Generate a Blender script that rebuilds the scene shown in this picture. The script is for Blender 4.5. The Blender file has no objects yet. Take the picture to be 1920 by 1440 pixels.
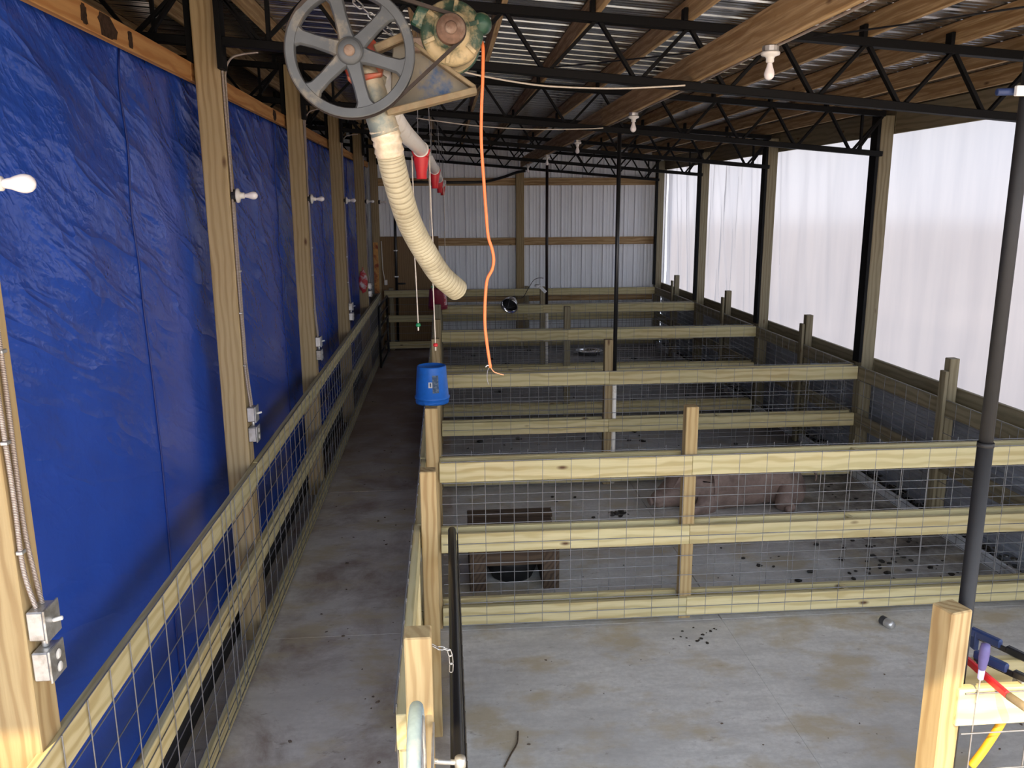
import bpy, bmesh, math, random
import numpy as np
from mathutils import Vector, Matrix
R = random.Random(7)
PI = math.pi
SC = bpy.context.scene
COL = SC.collection
# ------------------------------------------------------------------ camera
cam_d = bpy.data.cameras.new('camera'); cam = bpy.data.objects.new('camera', cam_d); COL.objects.link(cam)
F_PX, PITCH, YAW, ROLL, CAM_H = 1550.28, .2137, .079, -.0058, 3.0385
cy_, sy_, cp_, sp_ = math.cos(YAW), math.sin(YAW), math.cos(PITCH), math.sin(PITCH)
fw = Vector((sy_*cp_, cy_*cp_, -sp_)); rt = Vector((cy_, -sy_, 0)); up = rt.cross(fw)
rt, up = math.cos(ROLL)*rt + math.sin(ROLL)*up, -math.sin(ROLL)*rt + math.cos(ROLL)*up
M = Matrix((rt, up, -fw)).transposed().to_4x4(); M.translation = (0, 0, CAM_H)
cam.matrix_world = M
cam_d.sensor_width = 36; cam_d.lens = F_PX/1920*36; cam_d.clip_start = .05; cam_d.clip_end = 400
SC.camera = cam
# ------------------------------------------------------------------ world and sun
W = bpy.data.worlds.new('sky'); SC.world = W; W.use_nodes = True
nt = W.node_tree; nt.nodes.clear()
wo = nt.nodes.new('ShaderNodeOutputWorld'); wb = nt.nodes.new('ShaderNodeBackground')
tc = nt.nodes.new('ShaderNodeTexCoord'); sx = nt.nodes.new('ShaderNodeSeparateXYZ'); wr = nt.nodes.new('ShaderNodeValToRGB')
nt.links.new(tc.outputs['Generated'], sx.inputs[0]); nt.links.new(sx.outputs['Z'], wr.inputs[0])
e = wr.color_ramp.elements
e[0].position = 0.0; e[0].color = (1.0, .93, .90, 1)
e[1].position = 1.0; e[1].color = (.58, .73, 1.0, 1)
for p_, c_ in ((.08, (.93, .94, .98, 1)), (.30, (.76, .86, 1.0, 1))):
    q_ = e.new(p_); q_.color = c_
nt.links.new(wr.outputs[0], wb.inputs[0]); wb.inputs[1].default_value = 2.1
nt.links.new(wb.outputs[0], wo.inputs[0])
sun_d = bpy.data.lights.new('sun', 'SUN'); sun = bpy.data.objects.new('sun', sun_d); COL.objects.link(sun)
sun_d.energy = 3.7; sun_d.color = (1.0, .76, .42); sun_d.angle = .012
AZ, EL = math.radians(15), math.radians(45.4)
sdir = Vector((-math.sin(AZ)*math.cos(EL), -math.cos(AZ)*math.cos(EL), math.sin(EL)))
sun.rotation_euler = sdir.to_track_quat('Z', 'Y').to_euler(); sun.location = (-3, -8, 8)
SC.view_settings.view_transform = 'Standard'; SC.view_settings.look = 'None'
SC.view_settings.gamma = 1; SC.view_settings.use_curve_mapping = False
SC.view_settings.exposure = 1.27
# ------------------------------------------------------------------ materials
def mat(name):
    m = bpy.data.materials.new(name); m.use_nodes = True
    n = m.node_tree; b = n.nodes['Principled BSDF']
    return m, n, b
def N(n, t, **k):
    o = n.nodes.new(t)
    for a, v in k.items(): setattr(o, a, v)
    return o
def setp(b, **k):
    for a, v in k.items():
        a = a.replace('_', ' ')
        b.inputs[a].default_value = (*v, 1) if isinstance(v, tuple) and len(v) == 3 else v
def noise(n, vec, scale, detail=4, rough=.55, dist=0):
    t = N(n, 'ShaderNodeTexNoise'); t.inputs['Scale'].default_value = scale; t.inputs['Detail'].default_value = detail
    t.inputs['Roughness'].default_value = rough; t.inputs['Distortion'].default_value = dist
    if vec is not None: n.links.new(vec, t.inputs['Vector'])
    return t.outputs['Fac']
def ramp(n, fac, stops):
    r = N(n, 'ShaderNodeValToRGB'); el = r.color_ramp.elements
    def c4(c): return (c, c, c, 1) if not isinstance(c, tuple) else (*c, 1)
    el[0].position, el[0].color = stops[0][0], c4(stops[0][1]); el[1].position, el[1].color = stops[-1][0], c4(stops[-1][1])
    for p, c in stops[1:-1]: q = el.new(p); q.color = c4(c)
    n.links.new(fac, r.inputs[0]); return r.outputs[0]
def mixc(n, fac, a, b, blend='MIX'):
    m = N(n, 'ShaderNodeMix', data_type='RGBA', blend_type=blend)
    for s, v in ((m.inputs[0], fac), (m.inputs[6], a), (m.inputs[7], b)):
        if isinstance(v, (int, float)): s.default_value = v
        elif isinstance(v, tuple): s.default_value = (*v, 1)
        else: n.links.new(v, s)
    return m.outputs[2]
def vmap(n, vec, scale=(1, 1, 1), rot=(0, 0, 0), loc=(0, 0, 0)):
    m = N(n, 'ShaderNodeMapping'); m.inputs['Scale'].default_value = scale; m.inputs['Rotation'].default_value = rot
    m.inputs['Location'].default_value = loc
    n.links.new(vec, m.inputs['Vector']); return m.outputs[0]
def bump(n, b, h, strength=.3, dist=.01):
    q = N(n, 'ShaderNodeBump'); q.inputs['Strength'].default_value = strength; q.inputs['Distance'].default_value = dist
    n.links.new(h, q.inputs['Height']); n.links.new(q.outputs[0], b.inputs['Normal'])
def objvec(n, rnd=True):
    t = N(n, 'ShaderNodeTexCoord').outputs['Object']
    if not rnd: return t
    oi = N(n, 'ShaderNodeObjectInfo')
    a = N(n, 'ShaderNodeVectorMath', operation='SCALE'); a.inputs[0].default_value = (17.3, 9.1, 5.7)
    n.links.new(oi.outputs['Random'], a.inputs['Scale'])
    s = N(n, 'ShaderNodeVectorMath', operation='ADD'); n.links.new(t, s.inputs[0]); n.links.new(a.outputs[0], s.inputs[1])
    return s.outputs[0]
def wood(name, light, dark, knot=(.10, .05, .025), tint=None, rough=.75, contrast=.55):
    m, n, b = mat(name)
    v = objvec(n)
    w = N(n, 'ShaderNodeTexWave', wave_type='RINGS', rings_direction='X')
    w.inputs['Scale'].default_value = 9; w.inputs['Distortion'].default_value = 5; w.inputs['Detail'].default_value = 2; w.inputs['Detail Scale'].default_value = 1.2
    n.links.new(vmap(n, v, (.22, 1, 1)), w.inputs['Vector'])
    fine = noise(n, vmap(n, v, (1.2, 40, 40)), 2.0, 5, .65)
    grain = ramp(n, w.outputs['Fac'], [(.2, 0.), (.55, .25), (.92, 1.)])
    c = mixc(n, grain, light, dark)
    c = mixc(n, ramp(n, fine, [(.35, 1.), (.62, 0.)]), c, tuple(x*.78 for x in dark), 'MIX') if contrast > .7 else mixc(n, ramp(n, fine, [(.3, contrast*.6), (.6, 0.)]), c, tuple(x*.75 for x in dark))
    big = noise(n, vmap(n, v, (.8, 3, 3)), 1.3, 3)
    c = mixc(n, ramp(n, big, [(.35, .45), (.65, 0.)]), c, tint if tint else tuple(x*.85 for x in light))
    vo = N(n, 'ShaderNodeTexVoronoi'); vo.inputs['Scale'].default_value = 1; vo.inputs['Randomness'].default_value = 1
    n.links.new(vmap(n, v, (2.0, 5.2, 5.2)), vo.inputs['Vector'])
    k = ramp(n, vo.outputs['Distance'], [(.03, 1.), (.06, .6), (.10, 0.)])
    c = mixc(n, k, c, knot)
    oi = N(n, 'ShaderNodeObjectInfo')
    hs = N(n, 'ShaderNodeHueSaturation'); n.links.new(c, hs.inputs['Color'])
    mr = N(n, 'ShaderNodeMapRange'); mr.inputs['To Min'].default_value = .85; mr.inputs['To Max'].default_value = 1.1
    n.links.new(oi.outputs['Random'], mr.inputs['Value']); n.links.new(mr.outputs[0], hs.inputs['Value'])
    n.links.new(hs.outputs[0], b.inputs['Base Color']); setp(b, Roughness=rough)
    b.inputs['Specular IOR Level'].default_value = .25
    bump(n, b, fine, .12, .004)
    return m
def plain(name, col, rough=.5, metal=0., spec=.5, var=.12, scale=30, dirt=None, dirt_amt=.5, bmp=0., dscale=6):
    m, n, b = mat(name)
    v = objvec(n)
    f = noise(n, v, scale, 4)
    c = mixc(n, ramp(n, f, [(.3, 0.), (.7, 1.)]), tuple(x*(1-var) for x in col), tuple(min(1, x*(1+var)) for x in col))
    if dirt:
        d = noise(n, v, dscale, 6, .65)
        c = mixc(n, ramp(n, d, [(.62-dirt_amt*.35, 0.), (.74-dirt_amt*.3, 1.)]), c, dirt)
    n.links.new(c, b.inputs['Base Color']); setp(b, Roughness=rough, Metallic=metal)
    b.inputs['Specular IOR Level'].default_value = spec
    if bmp: bump(n, b, f, bmp, .003)
    return m
WOOD = {}
WOOD['rail'] = wood('pale treated pine', (.62, .52, .295), (.46, .36, .17), tint=(.52, .49, .28))
WOOD['post'] = wood('tan treated post', (.45, .33, .165), (.32, .21, .095), tint=(.42, .32, .16))
WOOD['wallpost'] = wood('brown wall post', (.39, .295, .165), (.27, .19, .095), tint=(.33, .26, .14))
WOOD['greypost'] = wood('grey green wall post', (.265, .225, .145), (.185, .15, .09), tint=(.22, .20, .135))
WOOD['purlin'] = wood('orange pine purlin', (.59, .42, .23), (.33, .195, .085), tint=(.50, .34, .18), contrast=.75)
WOOD['girt'] = wood('orange pine girt', (.60, .32, .12), (.44, .19, .06), tint=(.5, .27, .1))
WOOD['dark'] = wood('dirty dark boards', (.11, .075, .05), (.06, .04, .028), knot=(.03, .02, .015))
WOOD['ply'] = wood('brown plywood', (.26, .165, .085), (.19, .115, .055), tint=(.22, .15, .08))
STEEL = plain('black painted steel', (.005, .005, .0055), .6, 0, .14)
GALV = plain('galvanized wire', (.25, .25, .26), .45, .6, .5)
ZINC = plain('zinc plated box', (.55, .55, .54), .4, .8, .5, dirt=(.3, .28, .25), dirt_amt=.3)
CHROME = plain('polished reflector', (.85, .87, .9), .08, 1., .5, var=.03)
WHITEP = plain('white porcelain', (.72, .70, .66), .3, 0, .5, var=.04)
PVC = plain('white plastic pipe', (.86, .82, .76), .35, 0, .5, var=.04, dirt=(.6, .54, .44), dirt_amt=.15)
REDP = plain('red plastic', (.60, .025, .03), .4, 0, .5, var=.08)
DKRED = plain('dark red plastic', (.20, .012, .03), .45, 0, .5, var=.1)
BLUEP = plain('blue plastic', (.02, .16, .62), .42, 0, .4, var=.07, dirt=(.03, .14, .45), dirt_amt=.2)
LABELG = plain('worn grey decal', (.05, .09, .16), .6, 0, .3, dirt=(.16, .2, .25), dirt_amt=.45, dscale=40)
WHITE = plain('white sticker', (.7, .7, .7), .6)
BLACKP = plain('black plastic', (.012, .012, .013), .35, 0, .5)
GREYPIPE = plain('dark grey foam pipe', (.013, .013, .0145), .6, 0, .4, var=.1)
BROWNPIPE = plain('maroon black pipe', (.018, .010, .011), .5, 0, .4)
RUBBER = plain('black rubber', (.015, .015, .016), .6, 0, .3)
WHEELG = plain('grey cast wheel', (.085, .092, .098), .48, .25, .5, var=.12, scale=14, dirt=(.23, .2, .15), dirt_amt=.22, bmp=.1)
RUST = plain('rusty iron', (.16, .095, .065), .7, .3, .4, var=.25, scale=40, dirt=(.3, .23, .18), dirt_amt=.4)
GREENM = plain('dusty green motor', (.025, .055, .035), .5, .1, .5, var=.2, scale=20, dirt=(.40, .31, .17), dirt_amt=.58, dscale=9)
GREENC = plain('green enamel', (.015, .055, .033), .4, .1, .5, var=.2, dirt=(.28, .24, .13), dirt_amt=.28, dscale=16)
DUST = plain('feed dust coated metal', (.62, .49, .29), .85, 0, .2, var=.12, dirt=(.42, .31, .17), dirt_amt=.3)
PLATE = plain('dusty blue grey plate', (.20, .175, .13), .6, .3, .4, var=.2, scale=9, dirt=(.03, .08, .18), dirt_amt=.40, dscale=6)
TAN = plain('tan dusty flange', (.205, .16, .095), .8, 0, .3, var=.2, dirt=(.2, .14, .08), dirt_amt=.4, dscale=20)
REDM = plain('red bearing bracket', (.42, .06, .025), .5, .1, .5, var=.2, dirt=(.25, .1, .05), dirt_amt=.35)
AUGER = plain('dusty grey auger spout', (.20, .23, .21), .6, .4, .4, var=.2, scale=8, dirt=(.5, .43, .3), dirt_amt=.5)
TAPE = plain('crinkled packing tape', (.62, .52, .37), .25, .1, .6, var=.25, scale=25, bmp=.8)
HOSE = plain('cream ribbed hose', (.56, .50, .33), .55, 0, .4, var=.15, scale=6, dirt=(.34, .28, .17), dirt_amt=.34, dscale=7)
HOSE_IN = plain('hose inside', (.20, .17, .10), .8)
BELT = plain('worn brown belt', (.042, .032, .027), .8, 0, .3, var=.2)
ORANGE = plain('orange cord jacket', (.86, .20, .06), .45, 0, .4, var=.08)
ROPE = plain('white nylon cord', (.70, .63, .53), .8, 0, .2)
GREENB = plain('green bead', (.02, .25, .10), .4)
BULB = plain('frosted bulb', (.86, .82, .82), .25, 0, .5, var=.02)
YELLOW = plain('yellow orange handle', (.75, .36, .02), .4)
NAVY = plain('navy blue clamp', (.014, .03, .10), .5)
PURPLE = plain('purple grip', (.085, .07, .20), .5)
TYRE = plain('grey dusty rubber', (.22, .29, .32), .75, 0, .3, dirt=(.35, .36, .34), dirt_amt=.3)
CURB = plain('white gutter board', (.62, .64, .68), .35, 0, .5, var=.04, dirt=(.3, .28, .25), dirt_amt=.2)
MANURE = plain('dark manure', (.022, .018, .014), .55, 0, .5, var=.4, scale=60, bmp=.6)
SLURRY = plain('wet slurry', (.03, .026, .02), .22, 0, .6, var=.5, scale=25, bmp=1.)
EARTH = plain('dry ground', (.56, .42, .31), .95, 0, .1, var=.2, scale=.6)
REDBAG = plain('red printed bag', (.42, .02, .03), .5, 0, .4, dirt=(.6, .55, .55), dirt_amt=.38, dscale=9)
PRINTED = plain('orange printed strip', (.62, .30, .08), .6, 0, .3, dirt=(.3, .07, .03), dirt_amt=.4, dscale=8)
LINER = plain('dark wall liner', (.03, .028, .028), .8)
SIDEDARK = plain('grey metal siding', (.30, .32, .37), .4, .2, .5, var=.08)

def cable_mat():
    m, n, b = mat('armored cable')
    t = N(n, 'ShaderNodeTexCoord').outputs['UV']
    w = N(n, 'ShaderNodeTexWave', bands_direction='Y'); w.inputs['Scale'].default_value = 1.0
    n.links.new(t, w.inputs['Vector'])
    n.links.new(mixc(n, w.outputs['Fac'], (.20, .14, .11), (.72, .64, .58)), b.inputs['Base Color'])
    setp(b, Roughness=.4, Metallic=.5); bump(n, b, w.outputs['Fac'], .6, .003)
    return m
CABLE = cable_mat()
def hose_mat():
    m, n, b = mat('ribbed cream hose')
    t = N(n, 'ShaderNodeTexCoord').outputs['UV']; v = objvec(n)
    sp = N(n, 'ShaderNodeSeparateXYZ'); n.links.new(t, sp.inputs[0])
    fr = N(n, 'ShaderNodeMath', operation='FRACT'); n.links.new(sp.outputs['Y'], fr.inputs[0])
    c = ramp(n, noise(n, v, 7, 6, .65), [(.3, (.29, .25, .165)), (.48, (.43, .385, .26)), (.7, (.53, .48, .335))])
    c = mixc(n, ramp(n, noise(n, v, 16, 5, .7), [(.60, 0.), (.68, .6)]), c, (.30, .24, .15))
    c = mixc(n, ramp(n, fr.outputs[0], [(0., .75), (.16, .0), (.86, 0.), (1., .75)]), c, (.20, .165, .10))
    n.links.new(c, b.inputs['Base Color']); setp(b, Roughness=.6)
    return m
HOSE_RIB = hose_mat()
def pig_mat():
    m, n, b = mat('dirty pink pig skin')
    v = objvec(n)
    c = ramp(n, noise(n, v, 5, 6, .65), [(.3, (.16, .11, .09)), (.5, (.26, .185, .155)), (.7, (.35, .255, .22))])
    c = mixc(n, ramp(n, noise(n, v, 14, 4), [(.5, 0.), (.75, .5)]), c, (.14, .10, .085))
    n.links.new(c, b.inputs['Base Color']); setp(b, Roughness=.6)
    bump(n, b, noise(n, vmap(n, v, (6, 30, 30)), 3, 4), .25, .01)
    return m
PIG = pig_mat()
def concrete_mat():
    m, n, b = mat('stained concrete')
    v = objvec(n, False)
    c = ramp(n, noise(n, v, .9, 8, .66), [(.28, (.42, .405, .38)), (.5, (.61, .59, .555)), (.72, (.73, .71, .67))])
    c = mixc(n, ramp(n, noise(n, vmap(n, v, (.45, 1.6, 1)), 5, 6, .7), [(.36, .55), (.55, 0.)]), c, (.40, .385, .365))
    c = mixc(n, ramp(n, noise(n, v, 26, 4, .7), [(.35, .4), (.6, 0.)]), c, (.40, .38, .36))
    sp = N(n, 'ShaderNodeSeparateXYZ'); n.links.new(v, sp.inputs[0])
    corr = ramp(n, sp.outputs['X'], [(0., 1.), (.03, .0)])                     # trodden corridor left of the pens
    mud = ramp(n, noise(n, v, 1.5, 7, .68, .4), [(.46, 0.), (.66, 1.)])
    cm = N(n, 'ShaderNodeMath', operation='MULTIPLY'); n.links.new(corr, cm.inputs[0]); n.links.new(mud, cm.inputs[1])
    cb = N(n, 'ShaderNodeMath', operation='MULTIPLY'); n.links.new(corr, cb.inputs[0]); cb.inputs[1].default_value = .40
    c = mixc(n, cb.outputs[0], c, (.50, .44, .39))
    cm2 = N(n, 'ShaderNodeMath', operation='MULTIPLY'); n.links.new(cm.outputs[0], cm2.inputs[0]); cm2.inputs[1].default_value = .75
    c = mixc(n, cm2.outputs[0], c, (.20, .13, .095))
    tan = ramp(n, noise(n, vmap(n, v, (1, 1.5, 1), loc=(3.1, 1.7, 0)), 1.7, 5, .6), [(.50, 0.), (.63, .8)])
    c = mixc(n, tan, c, (.45, .375, .25))
    spots = ramp(n, noise(n, vmap(n, v, (.7, 1.3, 1), loc=(7, 3, 0)), 9, 6, .75), [(.60, 0.), (.70, .75)])
    c = mixc(n, spots, c, (.24, .20, .17))
    # manure smear towards the gutter side of the pens
    gut = ramp(n, N(n, 'ShaderNodeMapRange').outputs[0], [(0, 0.), (1, 1.)])
    mr = [x for x in n.nodes if x.type == 'MAP_RANGE'][-1]
    mr.inputs['From Min'].default_value = 2.4; mr.inputs['From Max'].default_value = 4.2
    n.links.new(sp.outputs['X'], mr.inputs['Value'])
    mr2 = N(n, 'ShaderNodeMapRange'); mr2.inputs['From Min'].default_value = 5.4; mr2.inputs['From Max'].default_value = 6.6
    n.links.new(sp.outputs['Y'], mr2.inputs['Value'])
    gm = N(n, 'ShaderNodeMath', operation='MULTIPLY'); n.links.new(gut, gm.inputs[0]); n.links.new(mr2.outputs[0], gm.inputs[1])
    gn = N(n, 'ShaderNodeMath', operation='MULTIPLY'); n.links.new(gm.outputs[0], gn.inputs[0])
    n.links.new(ramp(n, noise(n, v, 2.6, 7, .7), [(.35, .1), (.6, 1.)]), gn.inputs[1])
    c = mixc(n, gn.outputs[0], c, (.115, .10, .088))
    # floor colour darkens with depth, greyer in the pens and browner in the corridor
    mr3 = N(n, 'ShaderNodeMapRange'); mr3.inputs['From Min'].default_value = 8.0; mr3.inputs['From Max'].default_value = 11.0
    n.links.new(sp.outputs['Y'], mr3.inputs['Value'])
    fd = N(n, 'ShaderNodeMath', operation='MULTIPLY'); n.links.new(mr3.outputs[0], fd.inputs[0])
    n.links.new(ramp(n, noise(n, v, 1.4, 6, .65), [(.3, .55), (.6, .95)]), fd.inputs[1])
    c = mixc(n, fd.outputs[0], c, mixc(n, corr, (.17, .16, .16), (.20, .135, .10)))
    n.links.new(c, b.inputs['Base Color']); setp(b, Roughness=.7); b.inputs['Specular IOR Level'].default_value = .35
    bump(n, b, noise(n, v, 40, 5, .6), .15, .004)
    return m
CONC = concrete_mat()
def tarp_mat():
    m, n, b = mat('blue poly tarp')
    v = objvec(n, False)
    c = ramp(n, noise(n, v, .7, 4), [(.3, (.014, .058, .36)), (.7, (.020, .080, .46))])
    scr = ramp(n, noise(n, vmap(n, v, (1, .5, 16)), 1.9, 6, .7), [(.66, 0.), (.72, .4)])
    c = mixc(n, scr, c, (.10, .16, .48))
    n.links.new(c, b.inputs['Base Color']); setp(b, Roughness=.27); b.inputs['Specular IOR Level'].default_value = .6
    def mth(op, a_, b_):
        q_ = N(n, 'ShaderNodeMath', operation=op)
        for s_, x_ in zip(q_.inputs, (a_, b_)):
            if isinstance(x_, (int, float)): s_.default_value = x_
            else: n.links.new(x_, s_)
        return q_.outputs[0]
    def ridge(f, k): return mth('POWER', mth('SUBTRACT', 1., mth('MULTIPLY', mth('ABSOLUTE', mth('SUBTRACT', f, .5), 0), 2.4)), k)
    v2 = vmap(n, v, rot=(.36, 0, 0)); v3 = vmap(n, v, rot=(.75, 0, 0))
    h1 = ridge(noise(n, vmap(n, v2, (1, .42, 2.4)), 1.5, 3, .5, .25), 5.)
    h2 = ridge(noise(n, vmap(n, v3, (1, .8, 2.2)), 3.4, 3, .5, .3), 4.)
    h3 = ridge(noise(n, vmap(n, v2, (1, 1, 1.5)), 9, 3, .55), 3.)
    h4 = noise(n, vmap(n, v, (1, 1, 1)), 1.6, 3)
    hh = mth('ADD', mth('ADD', mth('MULTIPLY', h1, .50), mth('MULTIPLY', h2, .10)), mth('ADD', mth('MULTIPLY', h3, .07), mth('MULTIPLY', h4, 1.3)))
    a = N(n, 'ShaderNodeMath', operation='ADD'); n.links.new(hh, a.inputs[0]); a.inputs[1].default_value = 0
    sp = N(n, 'ShaderNodeSeparateXYZ'); n.links.new(v, sp.inputs[0])
    # the crumpling is mostly in the upper half of the sheet; the lower half hangs smooth
    mr = N(n, 'ShaderNodeMapRange'); mr.inputs['From Min'].default_value = 1.3; mr.inputs['From Max'].default_value = 2.7
    mr.inputs['To Min'].default_value = .14; mr.inputs['To Max'].default_value = .62
    n.links.new(sp.outputs['Z'], mr.inputs['Value'])
    q = N(n, 'ShaderNodeBump'); q.inputs['Distance'].default_value = .05
    n.links.new(mr.outputs[0], q.inputs['Strength']); n.links.new(a.outputs[0], q.inputs['Height']); n.links.new(q.outputs[0], b.inputs['Normal'])
    return m
TARP = tarp_mat()
SEAM = plain('tarp seam', (.008, .02, .14), .5)
def curtain_mat():
    m = bpy.data.materials.new('translucent white plastic'); m.use_nodes = True
    n = m.node_tree; n.nodes.clear()
    o = N(n, 'ShaderNodeOutputMaterial'); t = N(n, 'ShaderNodeBsdfTranslucent'); d = N(n, 'ShaderNodeBsdfDiffuse'); g = N(n, 'ShaderNodeBsdfRefraction')
    v = N(n, 'ShaderNodeTexCoord').outputs['Object']
    c = ramp(n, noise(n, vmap(n, v, (1, 2.2, .25)), 1.6, 4), [(.3, (.236, .243, .266)), (.6, (.268, .274, .295))])
    for s in (t, d, g): n.links.new(c, s.inputs['Color'])
    g.inputs['IOR'].default_value = 1.02; g.inputs['Roughness'].default_value = .75
    a = N(n, 'ShaderNodeMixShader'); a.inputs[0].default_value = .16
    n.links.new(t.outputs[0], a.inputs[1]); n.links.new(d.outputs[0], a.inputs[2])
    b2 = N(n, 'ShaderNodeMixShader'); b2.inputs[0].default_value = .34
    n.links.new(a.outputs[0], b2.inputs[1]); n.links.new(g.outputs[0], b2.inputs[2])
    n.links.new(b2.outputs[0], o.inputs[0])
    return m
CURTAIN = curtain_mat()
ROOFM = plain('galvanized roof underside', (.36, .37, .385), .22, .9, .5, var=.04, scale=3)
SIDING = plain('white steel siding', (.80, .82, .86), .45, 0, .5, var=.03, scale=2)
# ------------------------------------------------------------------ object helpers
WM = {}
def link(o, parent=None):
    COL.objects.link(o)
    if parent is not None:
        o.parent = parent; o.matrix_parent_inverse = WM[parent].inverted()
    WM[o] = o.matrix_basis.copy()
    return o
def thing(name, loc, label=None, cat=None, group=None, kind=None):
    o = bpy.data.objects.new(name, None); o.location = loc; o.empty_display_size = .1
    tag(o, label, cat, group, kind)
    return link(o)
def tag(o, label=None, cat=None, group=None, kind=None):
    if label: o['label'] = label
    if cat: o['category'] = cat
    if group: o['group'] = group
    if kind: o['kind'] = kind
    return o
def mesh(name, v, f, m=None, parent=None, smooth=False, mtx=None, uv=None):
    me = bpy.data.meshes.new(name); me.from_pydata([tuple(p) for p in v], [], f)
    if m: me.materials.append(m)
    if smooth: me.polygons.foreach_set('use_smooth', [True]*len(me.polygons))
    if uv is not None:
        l = me.uv_layers.new(name='UVMap')
        idx = np.empty(len(me.loops), dtype=np.int32); me.loops.foreach_get('vertex_index', idx)
        l.data.foreach_set('uv', np.asarray(uv, dtype=np.float32)[idx].ravel())
    me.update()
    o = bpy.data.objects.new(name, me)
    if mtx is not None: o.matrix_basis = mtx
    return link(o, parent)
_CB = []
def cbox_data(hx, hy, hz, c):
    h = (hx, hy, hz); c = min(c, min(h)*.45); V = []; idx = {}
    for sx_ in (-1, 1):
        for sy2 in (-1, 1):
            for sz in (-1, 1):
                s = (sx_, sy2, sz)
                for k in range(3):
                    idx[s, k] = len(V)
                    V.append(tuple(s[j]*(h[j] if j == k else h[j]-c) for j in range(3)))
    F = []
    for k in range(3):
        i, j = [x for x in range(3) if x != k]
        for s in (-1, 1):
            q = []
            for a, b in ((-1, -1), (1, -1), (1, 1), (-1, 1)):
                t = [0, 0, 0]; t[k] = s; t[i] = a; t[j] = b; q.append(idx[tuple(t), k])
            F.append(q)
        for a in (-1, 1):
            for b in (-1, 1):
                t0 = [0, 0, 0]; t0[i] = a; t0[j] = b; t1 = list(t0); t0[k] = -1; t1[k] = 1
                F.append([idx[tuple(t0), i], idx[tuple(t1), i], idx[tuple(t1), j], idx[tuple(t0), j]])
    for s in [(a, b, d) for a in (-1, 1) for b in (-1, 1) for d in (-1, 1)]:
        F.append([idx[s, 0], idx[s, 1], idx[s, 2]])
    out = []
    for q in F:
        p = [Vector(V[i]) for i in q]
        nrm = (p[1]-p[0]).cross(p[2]-p[0]); cen = sum(p, Vector())/len(p)
        out.append(q if nrm.dot(cen) > 0 else q[::-1])
    return V, out
def frame(a, b, upv=(0, 0, 1)):
    a, b = Vector(a), Vector(b); X = (b-a).normalized(); U = Vector(upv)
    if abs(X.dot(U)) > .99: U = Vector((0, 1, 0))
    Z = (U - X*X.dot(U)).normalized(); Y = Z.cross(X)
    m = Matrix((X, Y, Z)).transposed().to_4x4(); m.translation = (a+b)/2
    return m
def bar(name, a, b, w, t, m, parent=None, upv=(0, 0, 1), c=.003):
    """board from a to b: w along upv, t across"""
    L = (Vector(b)-Vector(a)).length
    v, f = cbox_data(L/2, t/2, w/2, c)
    return mesh(name, v, f, m, parent, mtx=frame(a, b, upv))
def box(name, x, y, z, m, parent=None, c=.003):
    d = [x[1]-x[0], y[1]-y[0], z[1]-z[0]]; cen = [(q[0]+q[1])/2 for q in (x, y, z)]
    k = d.index(max(d)); A = list(cen); B = list(cen); A[k] -= d[k]/2; B[k] += d[k]/2
    if k == 2: return bar(name, A, B, d[1], d[0], m, parent, (0, 1, 0), c)
    return bar(name, A, B, d[2], d[1] if k == 0 else d[0], m, parent, (0, 0, 1), c)
def sweep(pts, rad, seg=8, cap=True):
    pts = [Vector(p) for p in pts]; n = len(pts)
    rad = rad if isinstance(rad, (list, tuple)) else [rad]*n
    V = []; F = []; UV = []; prev = None; s = 0
    for i, p in enumerate(pts):
        t = (pts[min(i+1, n-1)]-pts[max(i-1, 0)]).normalized()
        if prev is None:
            u = Vector((0, 0, 1)) if abs(t.z) < .9 else Vector((1, 0, 0))
            u = (u-t*t.dot(u)).normalized()
        else: u = (prev-t*t.dot(prev)).normalized()
        prev = u; w = t.cross(u)
        if i: s += (p-pts[i-1]).length
        for k in range(seg):
            a = 2*PI*k/seg
            V.append(p+(u*math.cos(a)+w*math.sin(a))*rad[i]); UV.append((k/seg, s))
    for i in range(n-1):
        for k in range(seg):
            k2 = (k+1) % seg
            F.append([i*seg+k, i*seg+k2, (i+1)*seg+k2, (i+1)*seg+k])
    if cap: F += [list(range(seg))[::-1], [(n-1)*seg+k for k in range(seg)]]
    return V, F, UV
def curve(pts, per=8):
    pts = [Vector(p) for p in pts]; out = []
    for i in range(len(pts)-1):
        p0 = pts[max(i-1, 0)]; p1 = pts[i]; p2 = pts[i+1]; p3 = pts[min(i+2, len(pts)-1)]
        for k in range(per):
            t = k/per
            out.append(.5*((2*p1)+(p2-p0)*t+(2*p0-5*p1+4*p2-p3)*t*t+(3*p1-p0-3*p2+p3)*t**3))
    out.append(pts[-1]); return out
def tube(name, pts, r, m, parent=None, seg=8, uvscale=None, cap=True):
    v, f, uv = sweep(pts, r, seg, cap)
    if uvscale: uv = [(a, b*uvscale) for a, b in uv]
    return mesh(name, v, f, m, parent, smooth=True, uv=uv if uvscale else None)
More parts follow.
